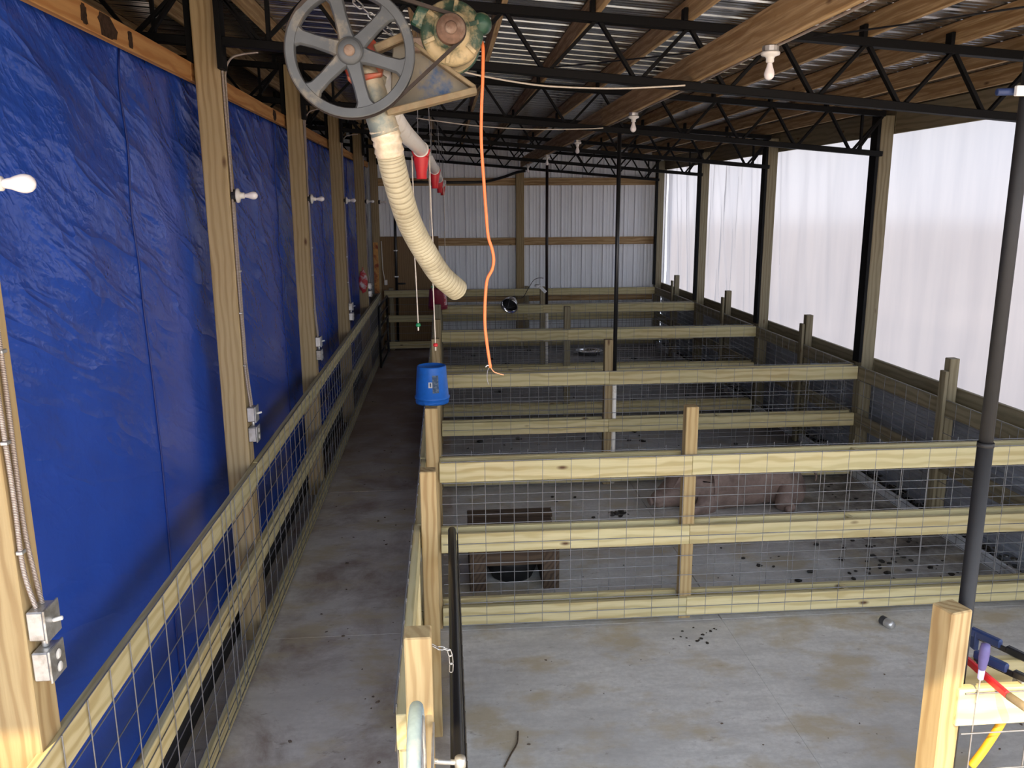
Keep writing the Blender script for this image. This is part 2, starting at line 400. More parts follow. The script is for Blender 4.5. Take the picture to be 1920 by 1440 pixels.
def lathe(name, prof, m, parent=None, base=(0, 0, 0), axis=(0, 0, 1), seg=24, smooth=True):
    Z = Vector(axis).normalized(); X = Vector((1, 0, 0)) if abs(Z.x) < .9 else Vector((0, 1, 0))
    X = (X-Z*Z.dot(X)).normalized(); Y = Z.cross(X)
    M2 = Matrix((X, Y, Z)).transposed().to_4x4(); M2.translation = base
    V = []; F = []
    for r, z in prof:
        for k in range(seg):
            a = 2*PI*k/seg; V.append((r*math.cos(a), r*math.sin(a), z))
    for i in range(len(prof)-1):
        for k in range(seg):
            k2 = (k+1) % seg; F.append([i*seg+k, i*seg+k2, (i+1)*seg+k2, (i+1)*seg+k])
    if prof[0][0] > 1e-4: F.append(list(range(seg))[::-1])
    if prof[-1][0] > 1e-4: F.append([(len(prof)-1)*seg+k for k in range(seg)])
    o = mesh(name, V, F, m, parent, smooth=smooth, mtx=M2)
    return o
def cyl(name, a, b, r, m, parent=None, seg=16, r2=None):
    L = (Vector(b)-Vector(a)).length; r2 = r if r2 is None else r2; e_ = min(.004, r*.2)
    return lathe(name, [(r-e_, 0), (r, e_), (r2, L-e_), (r2-e_, L)], m, parent, a, Vector(b)-Vector(a), seg, smooth=False if seg < 10 else True)
ORD = ['first', 'second', 'third', 'fourth', 'fifth', 'sixth', 'seventh', 'eighth', 'ninth', 'tenth', 'eleventh', 'twelfth', 'thirteenth', 'fourteenth']
FY = [2.4802+3.048*k for k in range(6)]        # front faces of the fence lines: 2.48, 5.53, 8.58, 11.62, 14.67, 17.72
def zt(x): return 4.28-.072*x                  # top of the steel roof trusses
def zb(x): return 3.885-.084*x                 # their underside
# ================================================================== STRUCTURE
ground = box('ground', (-80, 80), (-60, 140), (-.4, -.12), EARTH); tag(ground, kind='structure')
floor = thing('floor', (0, 0, 0), kind='structure')
base = box('slab_bed', (-6.2, 5.0), (-1.2, 18.4), (-.12, -.06), LINER, floor, c=.002)
def slab(x0, x1, y0, y1):
    d = .0015 if y0 > 3 or x1 < 0 else .0006; hx, hy = (x1-x0)/2-d, (y1-y0)/2-d; z0, z1 = -.07, 0
    cx, cyy = (x0+x1)/2, (y0+y1)/2; b = .004 if y0 > 3 or x1 < 0 else .001
    V = [(cx+sx_*hx, cyy+s2*hy, z0) for sx_, s2 in ((-1, -1), (1, -1), (1, 1), (-1, 1))]
    V += [(cx+sx_*hx, cyy+s2*hy, z1-b) for sx_, s2 in ((-1, -1), (1, -1), (1, 1), (-1, 1))]
    V += [(cx+sx_*(hx-b), cyy+s2*(hy-b), z1) for sx_, s2 in ((-1, -1), (1, -1), (1, 1), (-1, 1))]
    F = [[3, 2, 1, 0], [8, 9, 10, 11]]
    for k in range(4):
        j = (k+1) % 4; F += [[k, j, 4+j, 4+k], [4+k, 4+j, 8+j, 8+k]]
    mesh('slab', V, F, CONC, floor)
XS = [-6.2, -1.6, 2.0, 5.0]; YS = [-1.2, 2.45, 5.53, 8.64, 11.5, 14.7, 18.4]
for i in range(3):
    for j in range(6): slab(XS[i], XS[i+1], YS[j], YS[j+1])
# ---- roof sheets: ribs run down the slope, across the barn
ceiling = thing('ceiling', (0, 0, 4.4), kind='structure')
def rib_profile(width, n, h, wb, wt, minor=None):
    """(offset, height) list over one sheet of n ribs"""
    p = [(0, 0)]; s = width/n
    for i in range(n):
        c = s*(i+.5)
        if minor:
            for q in (-.25, -.0833, .0833, .25): pass
        p += [(c-wb/2, 0), (c-wt/2, h), (c+wt/2, h), (c+wb/2, 0)]
        if minor and i < n:
            for q in (.36, .64):
                m_ = c+s*q
                if m_+.012 < width: p += [(m_-.012, 0), (m_-.006, minor), (m_+.006, minor), (m_+.012, 0)]
    p += [(width, 0)]; return sorted(p)
x0r, x1r = -6.2, 5.25
prof = rib_profile(.9144, 4, .022, .052, .032, .005)
def roof_z(x): return zt(x)+.142
V = []; F = []
for o_, h_ in prof:
    for xx in (x0r, x1r): V.append((xx, o_, roof_z(xx)+h_))
for i in range(len(prof)-1): F.append([2*i, 2*i+1, 2*i+3, 2*i+2])
y = -.155; first = None
while y < 18.0:
    if first is None:
        first = mesh('roof_panel', V, F, ROOFM, ceiling, mtx=Matrix.Translation((0, y, 0)))
    else:
        c = first.copy(); COL.objects.link(c); c.location = (0, y, 0); WM[c] = c.matrix_basis.copy()
    y += .9144
# ---- back wall
YB = 18.02
wall_back = thing('wall_back', (0, YB, 0), kind='structure')
prof = rib_profile(.9144, 4, .020, .05, .026, .005)
V = []; F = []
for o_, h_ in prof: V += [(o_, -h_, 0), (o_, -h_, 4.86)]
for i in range(len(prof)-1): F.append([2*i, 2*i+2, 2*i+3, 2*i+1])
first = None; x = -6.05
while x < 4.7:
    if first is None: first = mesh('siding_panel', V, F, SIDING, wall_back, mtx=Matrix.Translation((x, YB, 0)))
    else:
        c = first.copy(); COL.objects.link(c); c.location = (x, YB, 0); WM[c] = c.matrix_basis.copy()
    x += .9144
for z0, z1 in ((3.435, 3.59), (2.185, 2.345), (.98, 1.12)):
    box('girt', (-1.37, 1.52), (YB-.085, YB-.022), (z0, z1), WOOD['purlin'], wall_back)
    box('girt', (1.70, 4.53), (YB-.085, YB-.022), (z0, z1), WOOD['purlin'], wall_back)
box('back_post', (1.525, 1.695), (YB-.16, YB-.022), (0, 3.7), WOOD['wallpost'], wall_back)
box('plywood_sheet', (-1.376, -.135), (YB-.10, YB-.085), (0, 2.39), WOOD['ply'], wall_back)
# ---- right wall
wall_right = thing('wall_right', (4.75, 9, 0), kind='structure')
prof = rib_profile(1.30, 16, .016, .05, .022)
V = []; F = []
for o_, h_ in prof: V += [(4.76-h_, 1.0, o_), (4.76-h_, 18.0, o_)]
for i in range(len(prof)-1): F.append([2*i, 2*i+1, 2*i+3, 2*i+2])
mesh('lower_siding', V, F, SIDEDARK, wall_right)
YSEG = [2.0, 5.53, 8.63, 11.67, 14.72, 17.95]
for i in range(5):
    box('ledger_board', (4.70, 4.738), (YSEG[i]+.002, YSEG[i+1]-.002), (1.20, 1.35), WOOD['greypost'], wall_right)
    box('header_board', (4.705, 4.743), (YSEG[i]+.002, YSEG[i+1]-.002), (3.74, 3.99), WOOD['greypost'], wall_right)
box('eave_board', (4.76, 4.80), (-.12, 18.0), (3.78, 4.06), WOOD['greypost'], wall_right)
# ---- left side: girts, liner, wall behind, front wall and added front shade board
wall_left = thing('wall_left', (-1.55, 9, 0), kind='structure')
for i in range(5):
    y0, y1 = (2.30, 5.53) if i == 0 else (FY[i]+.0, FY[i+1])
    box('girt', (-1.575, -1.537), (y0+.002, y1-.002), (3.80, 3.91), WOOD['girt'], wall_left)
    box('skirt_board', (-1.585, -1.552), (y0+.002, y1-.002), (0.0, .24), LINER, wall_left)
far_left = box('trim_1', (-6.2, -6.1), (-.5, 18.0), (0, 4.9), LINER); tag(far_left, kind='structure')
front_wall = box('wall_front', (-6.1, -1.60), (2.16, 2.26), (0, 4.88), LINER); tag(front_wall, kind='structure')
front_shade_board = box('shade_board', (-6.1, 5.0), (-.205, -.165), (4.20, 4.85), WOOD['purlin']); tag(front_shade_board, kind='structure')  # unseen board, added to give the sun a level shadow edge
# ================================================================== TARP and CURTAIN
def sheet(name, xfun, ys, zs, m):
    V = [(xfun(yy, zz), yy, zz) for yy in ys for zz in zs]; nz = len(zs)
    F = [[i*nz+j, (i+1)*nz+j, (i+1)*nz+j+1, i*nz+j+1] for i in range(len(ys)-1) for j in range(nz-1)]
    return mesh(name, V, F, m, None, smooth=True)
def tarp_x(yy, zz):
    t = max(0, min(1, (zz-1.2)/1.6))
    w = .006*math.sin(5.2*yy+2.1*zz)+.005*math.sin(9*zz-6.3*yy+1.3)*t+.006*t*math.sin(17*(yy*.72+zz*.62)+2*math.sin(2.3*yy))
    return -1.612+w*(.35+.65*t)
tarp = sheet('tarp', tarp_x, np.arange(2.28, 17.9, .055), np.linspace(.10, 3.86, 70), TARP)
tag(tarp, 'long blue plastic tarp hung behind the wooden posts along the corridor', 'tarp')
for yy in (4.55, 8.34, 11.30, 14.35, 5.28, 6.6):
    pts = [(tarp_x(yy, z)+.004, yy+.02*math.sin(z*2+yy), z) for z in np.linspace(.32, 3.83, 30)]
    if yy in (5.28, 6.6): continue
    v, f, uv = sweep(pts, .0055, 5)
    mesh('seam', v, f, SEAM, tarp, smooth=True)
def curt_x(yy, zz):
    u = (yy*1.0)
    a = .010*math.sin(3.1*u+.5*math.sin(zz*1.3))+.006*math.sin(7.7*u+1.1*zz)+.004*math.sin(16*u-2.6*zz+1.)
    far = max(0, min(1, (yy-9)/5))
    a += far*(.022*math.sin(9.2*u+1.6*(zz-2.5)*math.sin(yy))+.012*math.sin(21*u-3*zz))
    return 4.815+a
curtain = sheet('plastic_curtain', curt_x, np.arange(1.9, 17.98, .05), np.linspace(1.25, 3.86, 30), CURTAIN)
tag(curtain, 'translucent white plastic curtain glowing with daylight above the right wall ledger', 'curtain')
def scorch(y0, y1, z0, z1):
    n_ = 22; V = [(-1.5362, (y0+y1)/2, (z0+z1)/2)]
    for i in range(n_):
        a = 2*PI*i/n_; q = R.uniform(.65, 1.05)
        V.append((-1.5362, (y0+y1)/2+(y1-y0)/2*q*math.cos(a), (z0+z1)/2+max(-1, min(1, 1.5*q*math.sin(a)))*(z1-z0)/2))
    o_ = mesh('scorch_mark', V, [[0, 1+i, 1+(i+1) % n_] for i in range(n_)], SCORCH, wall_left)
SCORCH = plain('scorched wood', (.045, .025, .015), .9, 0, .2, var=.6, scale=40)
for q_ in ((3.93, 4.02, 3.815, 3.90), (4.10, 4.36, 3.805, 3.905), (4.48, 4.56, 3.81, 3.89), (8.02, 8.20, 3.805, 3.90)): scorch(*q_)
# ================================================================== POSTS
NEAR = ['nearest the camera', 'second from the camera', 'third from the camera', 'fourth from the camera', 'fifth from the camera', 'sixth, in the far corner']
for k in range(6):
    xs = .022 if k == 0 else 0
    p = box('wall_post', (-1.515+xs, -1.36+xs), (FY[k], FY[k]+.14), (0, zt(-1.4)-.01), WOOD['wallpost' if k else 'post'], c=.005)
    tag(p, 'square wooden post at the blue tarp, '+NEAR[k], 'post', 'posts along the blue tarp')
RN = {2: 'nearest the camera', 3: 'second from the camera', 4: 'third from the camera', 5: 'in the far corner'}
for k in range(2, 6):
    p = box('wall_post', (4.537, 4.677), (FY[k]+.025, FY[k]+.165), (0, zt(4.6)-.03), WOOD['greypost'], c=.005)
    tag(p, 'grey green wooden post in front of the white plastic curtain, '+RN[k], 'post', 'posts along the plastic curtain')
# ================================================================== TRUSSES
NODES = [.40+.59*i for i in range(-3, 8)]
def web(name, a, b, w, p): return bar(name, a, b, w, .022, STEEL, p, (0, 1, 0), c=.002)
def truss(Y, xa, xb, label, right_end=True, left_end=True):
    t = thing('roof_truss', ((xa+xb)/2, Y, zb((xa+xb)/2)), label, 'truss', 'black steel roof trusses')
    yc = Y+.03
    bar('top_chord', (xa, yc, zt(xa)-.028), (xb, yc, zt(xb)-.028), .055, .075, STEEL, t, c=.004)
    bar('bottom_chord', (xa, yc, zb(xa)+.026), (xb, yc, zb(xb)+.026), .052, .075, STEEL, t, c=.004)
    tops = [x for x in NODES if xa-.05 < x < xb+.02] if xa > -2 else [xa+.3+.59*i for i in range(int((xb-xa-.3)/.59)+1)]
    bots = [(tops[i]+tops[i+1])/2-.03 for i in range(len(tops)-1)]
    for i, x in enumerate(bots):
        web('web_bar', (tops[i], yc, zt(tops[i])-.03), (x-.012, yc, zb(x)+.03), .042, t)
        web('web_bar', (tops[i+1], yc, zt(tops[i+1])-.03), (x+.012, yc, zb(x)+.03), .036, t)
    if right_end:
        web('web_bar', (tops[-1], yc, zt(tops[-1])-.03), (xb-.27, yc, zb(xb-.27)+.03), .042, t)
        web('web_bar', (xb-.235, yc, zt(xb-.22)-.03), (xb-.23, yc, zb(xb-.22)+.03), .032, t)
        box('end_plate', (xb-.035, xb), (Y+.07 if xb > 0 and Y > 6 else Y-.02, Y+.21 if xb > 0 and Y > 6 else Y+.09), (1.32 if xb > 0 and Y > 6 else zb(xb)-.10, zt(xb)), STEEL, t, c=.002)
    if left_end:
        web('web_bar', (tops[0], yc, zt(tops[0])-.03), (xa+.28, yc, zb(xa+.28)+.03), .042, t)
        web('web_bar', (xa+.31, yc, zt(xa+.3)-.03), (xa+.31, yc, zb(xa+.3)+.03), .05, t)
        box('end_plate', (xa, xa+.035), (Y-.02, Y+.09), (zb(xa)-.14, zt(xa)), STEEL, t, c=.002)
    for x in tops:
        box('purlin_clip', (x-.05, x-.024), (Y-.02, Y+.05), (zt(x)-.002, zt(x)+.075), STEEL, t, c=.002)
    return t
TL = ['over the hanging feed auger', 'first behind the hanging auger', 'second behind the hanging auger', 'third behind the hanging auger', 'fourth behind the hanging auger', 'against the white back wall']
for k in range(6):
    truss(FY[k]-.05 if k < 5 else FY[k]-.1, -1.358, 4.535, 'black steel web truss under the roof, '+TL[k])
for k in range(1, 6):
    truss(FY[k]+.06, -6.0, -1.53, 'dark steel truss beyond the blue tarp, '+NEAR[k-1], True, False)
# ================================================================== PURLINS
PX = [-5.6, -4.6, -3.6, -2.7, -2.0]+[x for x in NODES if x < 4.3]+[4.47]
PX_main = [x for x in PX if x > -1.5]
for i, x in enumerate(PX):
    a = zt(x)+.001
    p = box('roof_purlin', (x-.019, x+.019), (-.12, 17.98), (a, a+.138), WOOD['purlin'], c=.003)
    if x < -1.5: tag(p, 'roof purlin in the dark beyond the blue tarp, %s from the posts' % ORD[4-i], 'purlin', 'wooden roof purlins')
    else: tag(p, 'long wooden roof purlin above the steel trusses, %s from the plastic curtain' % ORD[len(PX)-1-i], 'purlin', 'wooden roof purlins')
XB = 1.635
beam = box('light_beam', (XB-.022, XB+.022), (-.1, 17.85), (3.805, 3.985), WOOD['purlin'], c=.004)
tag(beam, 'low wooden beam resting on the trusses and carrying the row of bulbs', 'beam')
cab = tube('power_cable', curve([(XB+.028, y, 3.801+.004*math.sin(y*3)) for y in np.arange(.5, 16.9, .7)], 3), .007, CABLE, seg=6, uvscale=60)
tag(cab, 'grey armored cable stapled under the low beam between the bulbs', 'cable')
w_ = tube('white_cable', curve([(.05, 5.40, 3.86), (.28, 5.4, 3.812), (.6, 5.4, 3.765), (.9, 5.4, 3.750), (1.17, 5.42, 3.752), (1.55, 5.45, 3.775)], 8), .0055, ROPE, seg=6)
tag(w_, 'white cable drooping under the truss first behind the hanging auger', 'cable')
w_ = tube('white_cable', curve([(-.25, 8.5, 3.87), (.3, 8.48, 3.80), (.85, 8.47, 3.765), (1.4, 8.5, 3.77), (1.6, 8.5, 3.78)], 8), .0055, ROPE, seg=6)
tag(w_, 'white cable drooping under the truss second behind the hanging auger', 'cable')
w_ = tube('brace_wire', curve([(.95, 7.4, 4.18), (1.6, 6.5, 4.12), (2.4, 5.45, 4.075), (3.2, 4.3, 4.04)], 6), .006, BLACKP, seg=6)
tag(w_, 'thin black cable slung under the roof sheets between the trusses', 'cable')
# ================================================================== BULBS
def bulb_fixture(name, pos, axis, label, group, box_m=ZINC):
    """pos: mounting face centre, axis: direction the bulb points"""
    p = Vector(pos); d = Vector(axis).normalized()
    t = thing(name, pos, label, 'light', group); g = .88 if name == 'wall_bulb' and p.y < 3 else .82
    def sc(P): return [(a*g, b*g) for a, b in P]
    lathe('junction_box', sc([(.046, 0), (.05, .003), (.05, .032), (.046, .036)]), box_m, t, p, d, 12, smooth=False)
    lathe('lampholder', sc([(.056, 0), (.058, .006), (.054, .018), (.030, .026), (.024, .036), (.024, .056), (.018, .060)]), WHITEP, t, p+d*.037*g, d, 20)
    lathe('bulb', sc([(.0135, 0), (.016, .012), (.020, .030), (.026, .045), (.0305, .062), (.031, .074), (.027, .088), (.018, .098), (.006, .103), (0.0001, .104)]), BULB, t, p+d*.094*g, d, 20)
    return t
for k in range(5):
    t = bulb_fixture('ceiling_bulb', (XB, 4.25+3.048*k, 3.802), (0, 0, -1), 'white bulb in a holder under the low beam, '+NEAR[k], 'bulbs under the low beam')
for k in range(6):
    t = bulb_fixture('wall_bulb', (-1.357+(.022 if k == 0 else 0), FY[k]+.05, 3.105), (1, 0, 0), 'white bulb pointing sideways from the tarp post '+NEAR[k], 'bulbs on the tarp posts', BLACKP)
# ---- switch boxes, outlet boxes and armored cable on the left posts
for k in range(5):
    Y = FY[k]+.05; zz = 1.66 if k else 1.75; ox = .024 if k == 0 else 0
    t = thing('switch_box', (-1.358+ox, Y, zz), 'metal box with a toggle switch on the tarp post '+NEAR[k], 'switch box', 'switch boxes on the tarp posts')
    box('body', (-1.358+ox, -1.305+ox), (Y-.045, Y+.045), (zz-.05, zz+.05), ZINC, t, c=.005)
    box('cover', (-1.305+ox, -1.298+ox), (Y-.05, Y+.05), (zz-.055, zz+.055), ZINC, t, c=.003)
    cyl('toggle', (-1.298+ox, Y, zz), (-1.268+ox, Y, zz+.008), .007, WHITEP, t, 10)
    cyl('connector', (-1.33+ox, Y, zz-.088), (-1.33+ox, Y, zz-.05), .011, ZINC, t, 12)
    z2 = zz-.14
    t = thing('outlet_box', (-1.358+ox, Y, z2), 'metal outlet box below the switch box on the tarp post '+NEAR[k], 'outlet box', 'outlet boxes on the tarp posts')
    box('body', (-1.358+ox, -1.305+ox), (Y-.045, Y+.045), (z2-.05, z2+.05), ZINC, t, c=.005)
    box('cover', (-1.305+ox, -1.298+ox), (Y-.05, Y+.05), (z2-.055, z2+.055), ZINC, t, c=.003)
    for s in (-1, 1): cyl('socket', (-1.298+ox, Y, z2+.022*s), (-1.292+ox, Y, z2+.022*s), .017, WHITEP, t, 14)
    yl = Y-.035
    pts = curve([(-1.349+ox, yl, zt(-1.36)-.1), (-1.349+ox, yl-.004, 3.7), (-1.349+ox, yl+.01, 3.2), (-1.349+ox, yl-.006, 2.7), (-1.349+ox, yl+.004, 2.2), (-1.346+ox, yl-.004, 1.95), (-1.335+ox, Y-.018, zz+.052)], 8)
    c1 = tube('armored_cable', pts, .0075, CABLE, seg=8, uvscale=60)
    tag(c1, 'ribbed metal cable nearer the camera running down the tarp post '+NEAR[k], 'cable', 'armored cables on the tarp posts')
    pts = curve([(-1.349+ox, yl+.03, 3.07), (-1.349+ox, yl+.045, 2.6), (-1.349+ox, yl+.038, 2.1), (-1.345+ox, Y+.02, 1.9), (-1.333+ox, Y+.018, zz+.052)], 8)
    c2 = tube('armored_cable', pts, .0075, CABLE, seg=8, uvscale=60)
    tag(c2, 'ribbed metal cable farther from the camera on the tarp post '+NEAR[k], 'cable', 'armored cables on the tarp posts')
    for zc in (2.35, 2.0): box('clamp', (-1.358+ox, -1.338+ox), (yl-.014, yl+.014), (zc-.006, zc+.006), ZINC, c1, c=.002)
    for zc in (2.62,): box('clamp', (-1.358+ox, -1.338+ox), (yl+.03, yl+.062), (zc-.006, zc+.006), ZINC, c2, c=.002)
for k in (1, 2, 3):
    Y = FY[k]+.055
    pts = curve([(-1.349, Y, 3.3), (-1.345, Y, 3.72), (-1.34, Y, 3.86), (-1.30, Y-.01, 3.935), (-1.23, Y-.015, 3.96), (-1.13, Y-.015, zb(-1.13)-.008)], 8)
    c1 = tube('looped_cable', pts, .0065, CABLE, seg=8, uvscale=60)
    tag(c1, 'pale cable looping from the truss onto the tarp post '+NEAR[k], 'cable', 'looped cables at the truss ends')
# ================================================================== WIRE PANELS
HZ = [.045, .117, .219, .371, .524, .676, .829, .981, 1.133, 1.288]
def rods(segs, r):
    V = []; F = []
    for a, b in segs:
        a, b = Vector(a), Vector(b); t = (b-a).normalized()
        u = Vector((0, 0, 1)) if abs(t.z) < .9 else Vector((1, 0, 0)); u = (u-t*t.dot(u)).normalized(); w = t.cross(u)
        i = len(V)
        for p in (a, b):
            for k in range(5): q = 2*PI*k/5; V.append(p+(u*math.cos(q)+w*math.sin(q))*r)
        for k in range(5): F.append([i+k, i+(k+1) % 5, i+5+(k+1) % 5, i+5+k])
    return V, F
def panel(parent, axis, c, lo, hi, first, r=.0030, hz=HZ, z0=None, z1=None):
    """axis 'x': plane y=c spanning x lo..hi; axis 'y': plane x=c"""
    z0 = hz[0] if z0 is None else z0; z1 = hz[-1] if z1 is None else z1
    P = (lambda s, d, z: (s, c+d, z)) if axis == 'x' else (lambda s, d, z: (c+d, s, z))
    segs = [(P(lo, 0, z), P(hi, 0, z)) for z in hz]
    sgn = 2*r*.85; s = first
    while s < hi:
        if s > lo: segs.append((P(s, sgn, z0-.004), P(s, sgn, z1+.004)))
        s += .2032
    V, F = rods(segs, r)
    o = mesh('wire_panel', V, F, GALV, parent, smooth=True); o['kind'] = 'stuff'
    return o
RZ = [(.045, .187), (.610, .752), (1.138, 1.280)]
def rail(p, x, y, z, m='rail'): return box('rail', x, y, z, WOOD[m], p, c=.003)
# ---- cross fences between the pens
WX = {1: .0413, 2: 1.0705-.2032*5, 3: .0484, 4: 1.8816-.2032*9, 5: .03}
CF = {1: 'front pen fence of pale boards and wire facing the open floor', 2: 'second cross fence of boards and wire behind the pig', 3: 'third cross fence of boards and wire counted from the camera', 4: 'fourth cross fence, with the clamp lamp hanging at it'}
XR = 4.497
for k in range(1, 5):
    Y = FY[k]
    t = thing('pen_fence', (2.2, Y+.08, 0), CF[k], 'fence', 'board and wire pen fences')
    box('post', (-.165, -.076), (Y+.038, Y+.127), (0, 1.665), WOOD['post' if k == 1 else 'wallpost' if k == 2 else 'greypost'], t, c=.005)
    box('post', (1.682, 1.771), (Y+.038, Y+.127), (0, 1.64-.01*k), WOOD['post' if k == 1 else 'wallpost' if k == 2 else 'greypost'], t, c=.005)
    for z in RZ:
        d = R.uniform(-.004, .004)
        rail(t, (-.074, 1.727), (Y, Y+.038), (z[0]+d, z[1]+d)); rail(t, (1.729, XR-.002), (Y, Y+.038), (z[0]+d*.5, z[1]+d*.5))
        rail(t, (-.074, 1.680), (Y+.127, Y+.165), (z[0]-d, z[1]-d)); rail(t, (1.773, XR-.002), (Y+.127, Y+.165), (z[0], z[1]))
        if k in (1, 2): box('spacer_block', (2.955, 2.993), (Y+.039, Y+.126), (z[0], z[1]-.006), WOOD['rail'], t)
    panel(t, 'x', Y-.0035, -.06, XR-.02, WX[k])
    panel(t, 'x', Y+.1685, -.06, XR-.02, WX[k]+.115, z1=1.31)
# ---- fence against the back wall
Y = 17.58
t = thing('pen_fence', (1.5, Y+.08, 0), 'last board fence standing in front of the white back wall', 'fence', 'board and wire pen fences')
for px_ in (-1.20, -.165, 1.682): box('post', (px_, px_+.089), (Y+.038, Y+.127), (0, 1.33), WOOD['greypost'], t, c=.005)
for z in RZ:
    rail(t, (-1.30, -.17), (Y, Y+.038), z); rail(t, (-.168, 1.727), (Y, Y+.038), z); rail(t, (1.729, XR-.002), (Y, Y+.038), z)
panel(t, 'x', Y-.0035, -1.29, XR-.02, .03)
# ---- short near fence, cut by the right frame edge
Y = 2.455
t = thing('pen_fence', (3.1, Y+.08, 0), 'sunlit near fence stub with tools lying on its boards', 'fence', 'board and wire pen fences')
p = box('post', (1.640, 1.729), (Y-.045, Y+.044), (0, 1.69), WOOD['post'], t, c=.005)
p.rotation_mode = 'XYZ'; p.matrix_basis = Matrix.Translation((1.700, Y+.015, 0))@Matrix.Rotation(math.radians(14), 4, 'Z')@Matrix.Translation((-1.6845, -Y+.0005, 0))@p.matrix_basis; WM[p] = p.matrix_basis.copy()
for i, z in enumerate(((.16, .30), (.71, .85), (1.262, 1.402))):
    rail(t, (1.725, XR-.002), (Y-.038, Y), z); rail(t, (1.80, XR-.002), (Y+.127, Y+.165), z)
box('post', (3.1, 3.189), (Y+.001, Y+.09), (0, 1.30), WOOD['post'], t, c=.005)
panel(t, 'x', Y-.042, 1.745, XR-.02, 1.789, hz=[.15, .22, .32, .47, .63, .78, .94, 1.09, 1.235, 1.390], z1=1.396)
# ---- left fence on the tarp posts
t = thing('corridor_fence', (-1.34, 9, 0), 'long low fence of boards and wire along the blue tarp', 'fence')
YL = [1.85]+[FY[k]+.05 for k in range(1, 5)]+[16.9]
for i in range(5):
    for z in ((.03, .17), (.60, .74), (1.170, 1.310)):
        rail(t, (-1.357, -1.319), (YL[i]+.002, YL[i+1]-.002), (z[0]+R.uniform(-.006, .006), z[1]+R.uniform(-.004, .006)))
for i, (a, b) in enumerate(((1.9, 4.95), (4.55, 9.0), (8.9, 13.2), (13.1, 16.85))):
    panel(t, 'y', -1.3155+.0015*(i % 2), a, b, a+.05+.07*i, hz=[z+.025 for z in HZ])
box('backing_post', (-1.52, -1.358), (16.72, 16.86), (0, 1.3), WOOD['greypost'], t, c=.004)
# ---- right fence on the curtain posts
t = thing('wall_fence', (4.5, 9, 0), 'board and wire fence along the curtain wall with short stub posts', 'fence')
for i in range(1, 5):
    y0, y1 = FY[i]-.0, FY[i+1]-.0
    if i == 4: y1 = 17.56
    for z in RZ[1:]: rail(t, (XR, XR+.038), (y0+.17, y1-.004), z, 'greypost')      # no bottom rail: the gutter runs there
    panel(t, 'y', XR-.006, y0+.18, y1-.02, y0+.25)
    ym = y0+1.53
    box('stub_post', (4.538, 4.627), (ym-.045, ym+.044), (0, 1.65), WOOD['greypost'], t, c=.004)
    box('stub_board', (4.455, 4.488), (ym-.12, ym-.03), (.02, 1.55), WOOD['greypost'], t, c=.003)
# ---- corridor gates and latch posts
LP = [FY[k]+1.82 for k in range(0, 5)]
GL = ['nearest, sunlit at its end', 'second, ending at the blue bucket post', 'third, past the blue bucket post', 'fourth, ending at the red bucket post', 'last, near the back wall']
for k in range(0, 5):
    y0, yl = FY[k], LP[k]
    if k < 4 or True:
        p = box('latch_post', (-.165, -.076), (yl, yl+.089), (0, 1.625 if k != 1 else 1.60), WOOD['post' if k < 2 else 'wallpost' if k == 2 else 'greypost'], c=.005)
        tag(p, 'square wooden gate latch post on the corridor, '+(NEAR[k] if k != 1 else 'under the blue bucket'), 'post', 'gate latch posts')
    ys = y0+.15 if k else 2.63
    t = thing('pen_gate', (-.19, (ys+yl)/2, 0), 'low wooden corridor gate with wire, '+GL[k], 'gate', 'corridor pen gates')
    for z in RZ: rail(t, (-.210, -.172), (ys, yl+.1), z)
    for y_ in (ys+.03, yl-.12):
        for z_ in ((.19, .608), (.754, 1.136)): box('stile', (-.206, -.176), (y_, y_+.09), z_, WOOD['rail'], t)
    panel(t, 'y', -.216, ys, yl+.09, ys+.05)
    if k < 4:
        t = thing('corridor_rails', (-.15, (yl+FY[k+1])/2, 0), 'fixed rails beside the corridor between a latch post and the '+ORD[k]+' pen fence', 'fence', 'fixed corridor rails')
        for z in RZ: rail(t, (-.205, -.167), (yl+.11, FY[k+1]+.12), z)
        panel(t, 'y', -.208, yl+.12, FY[k+1]+.1, yl+.18)
near_post = box('gate_post', (-.163, -.074), (2.482, 2.571), (0, 1.655), WOOD['post'], c=.005)
tag(near_post, 'blunt square gate post standing nearest the camera at the corridor', 'post')
# ---- black tube gate seen edge-on
gx = .004
t = thing('tube_gate', (gx, 3.6, 0), 'black steel tube gate swung open and seen edge-on', 'gate')
tube('frame', curve([(gx-.004, 2.42, .15), (gx-.004, 2.42, .9), (gx-.004, 2.45, 1.13), (gx, 2.6, 1.19), (gx, 3.6, 1.16), (gx, 4.62, 1.115), (gx, 4.78, 1.06), (gx, 4.80, .9), (gx, 4.80, .15)], 8), .0245, BLACKP, t, 12)
for z in (.14, .36, .60, .86): tube('cross_tube', [(gx+.008, 2.42, z), (gx+.008, 4.80, z)], .022, BLACKP, t, 10)
for yy in (3.2, 4.0): tube('upright', [(gx+.006, yy, .13), (gx+.006, yy, 1.13)], .014, BLACKP, t, 8)
V, F = rods([((gx+.03, 2.44, z), (gx+.03, 4.78, z)) for z in np.arange(.14, 1.09, .08)]+[((gx+.033, yy, .13), (gx+.033, yy, 1.10)) for yy in np.arange(2.5, 4.78, .10)], .003)
o = mesh('mesh_infill', V, F, BLACKP, t, smooth=True); o['kind'] = 'stuff'
hb = cyl('hinge_pin', (-.074, 2.43, 1.235), (.0, 2.43, 1.225), .009, ZINC, t, 12)
lathe('hinge_eye', [(.0, -.02), (.018, -.018), (.02, 0), (.018, .018), (.0, .02)], ZINC, t, (.012, 2.43, 1.225), (0, 0, 1), 16)
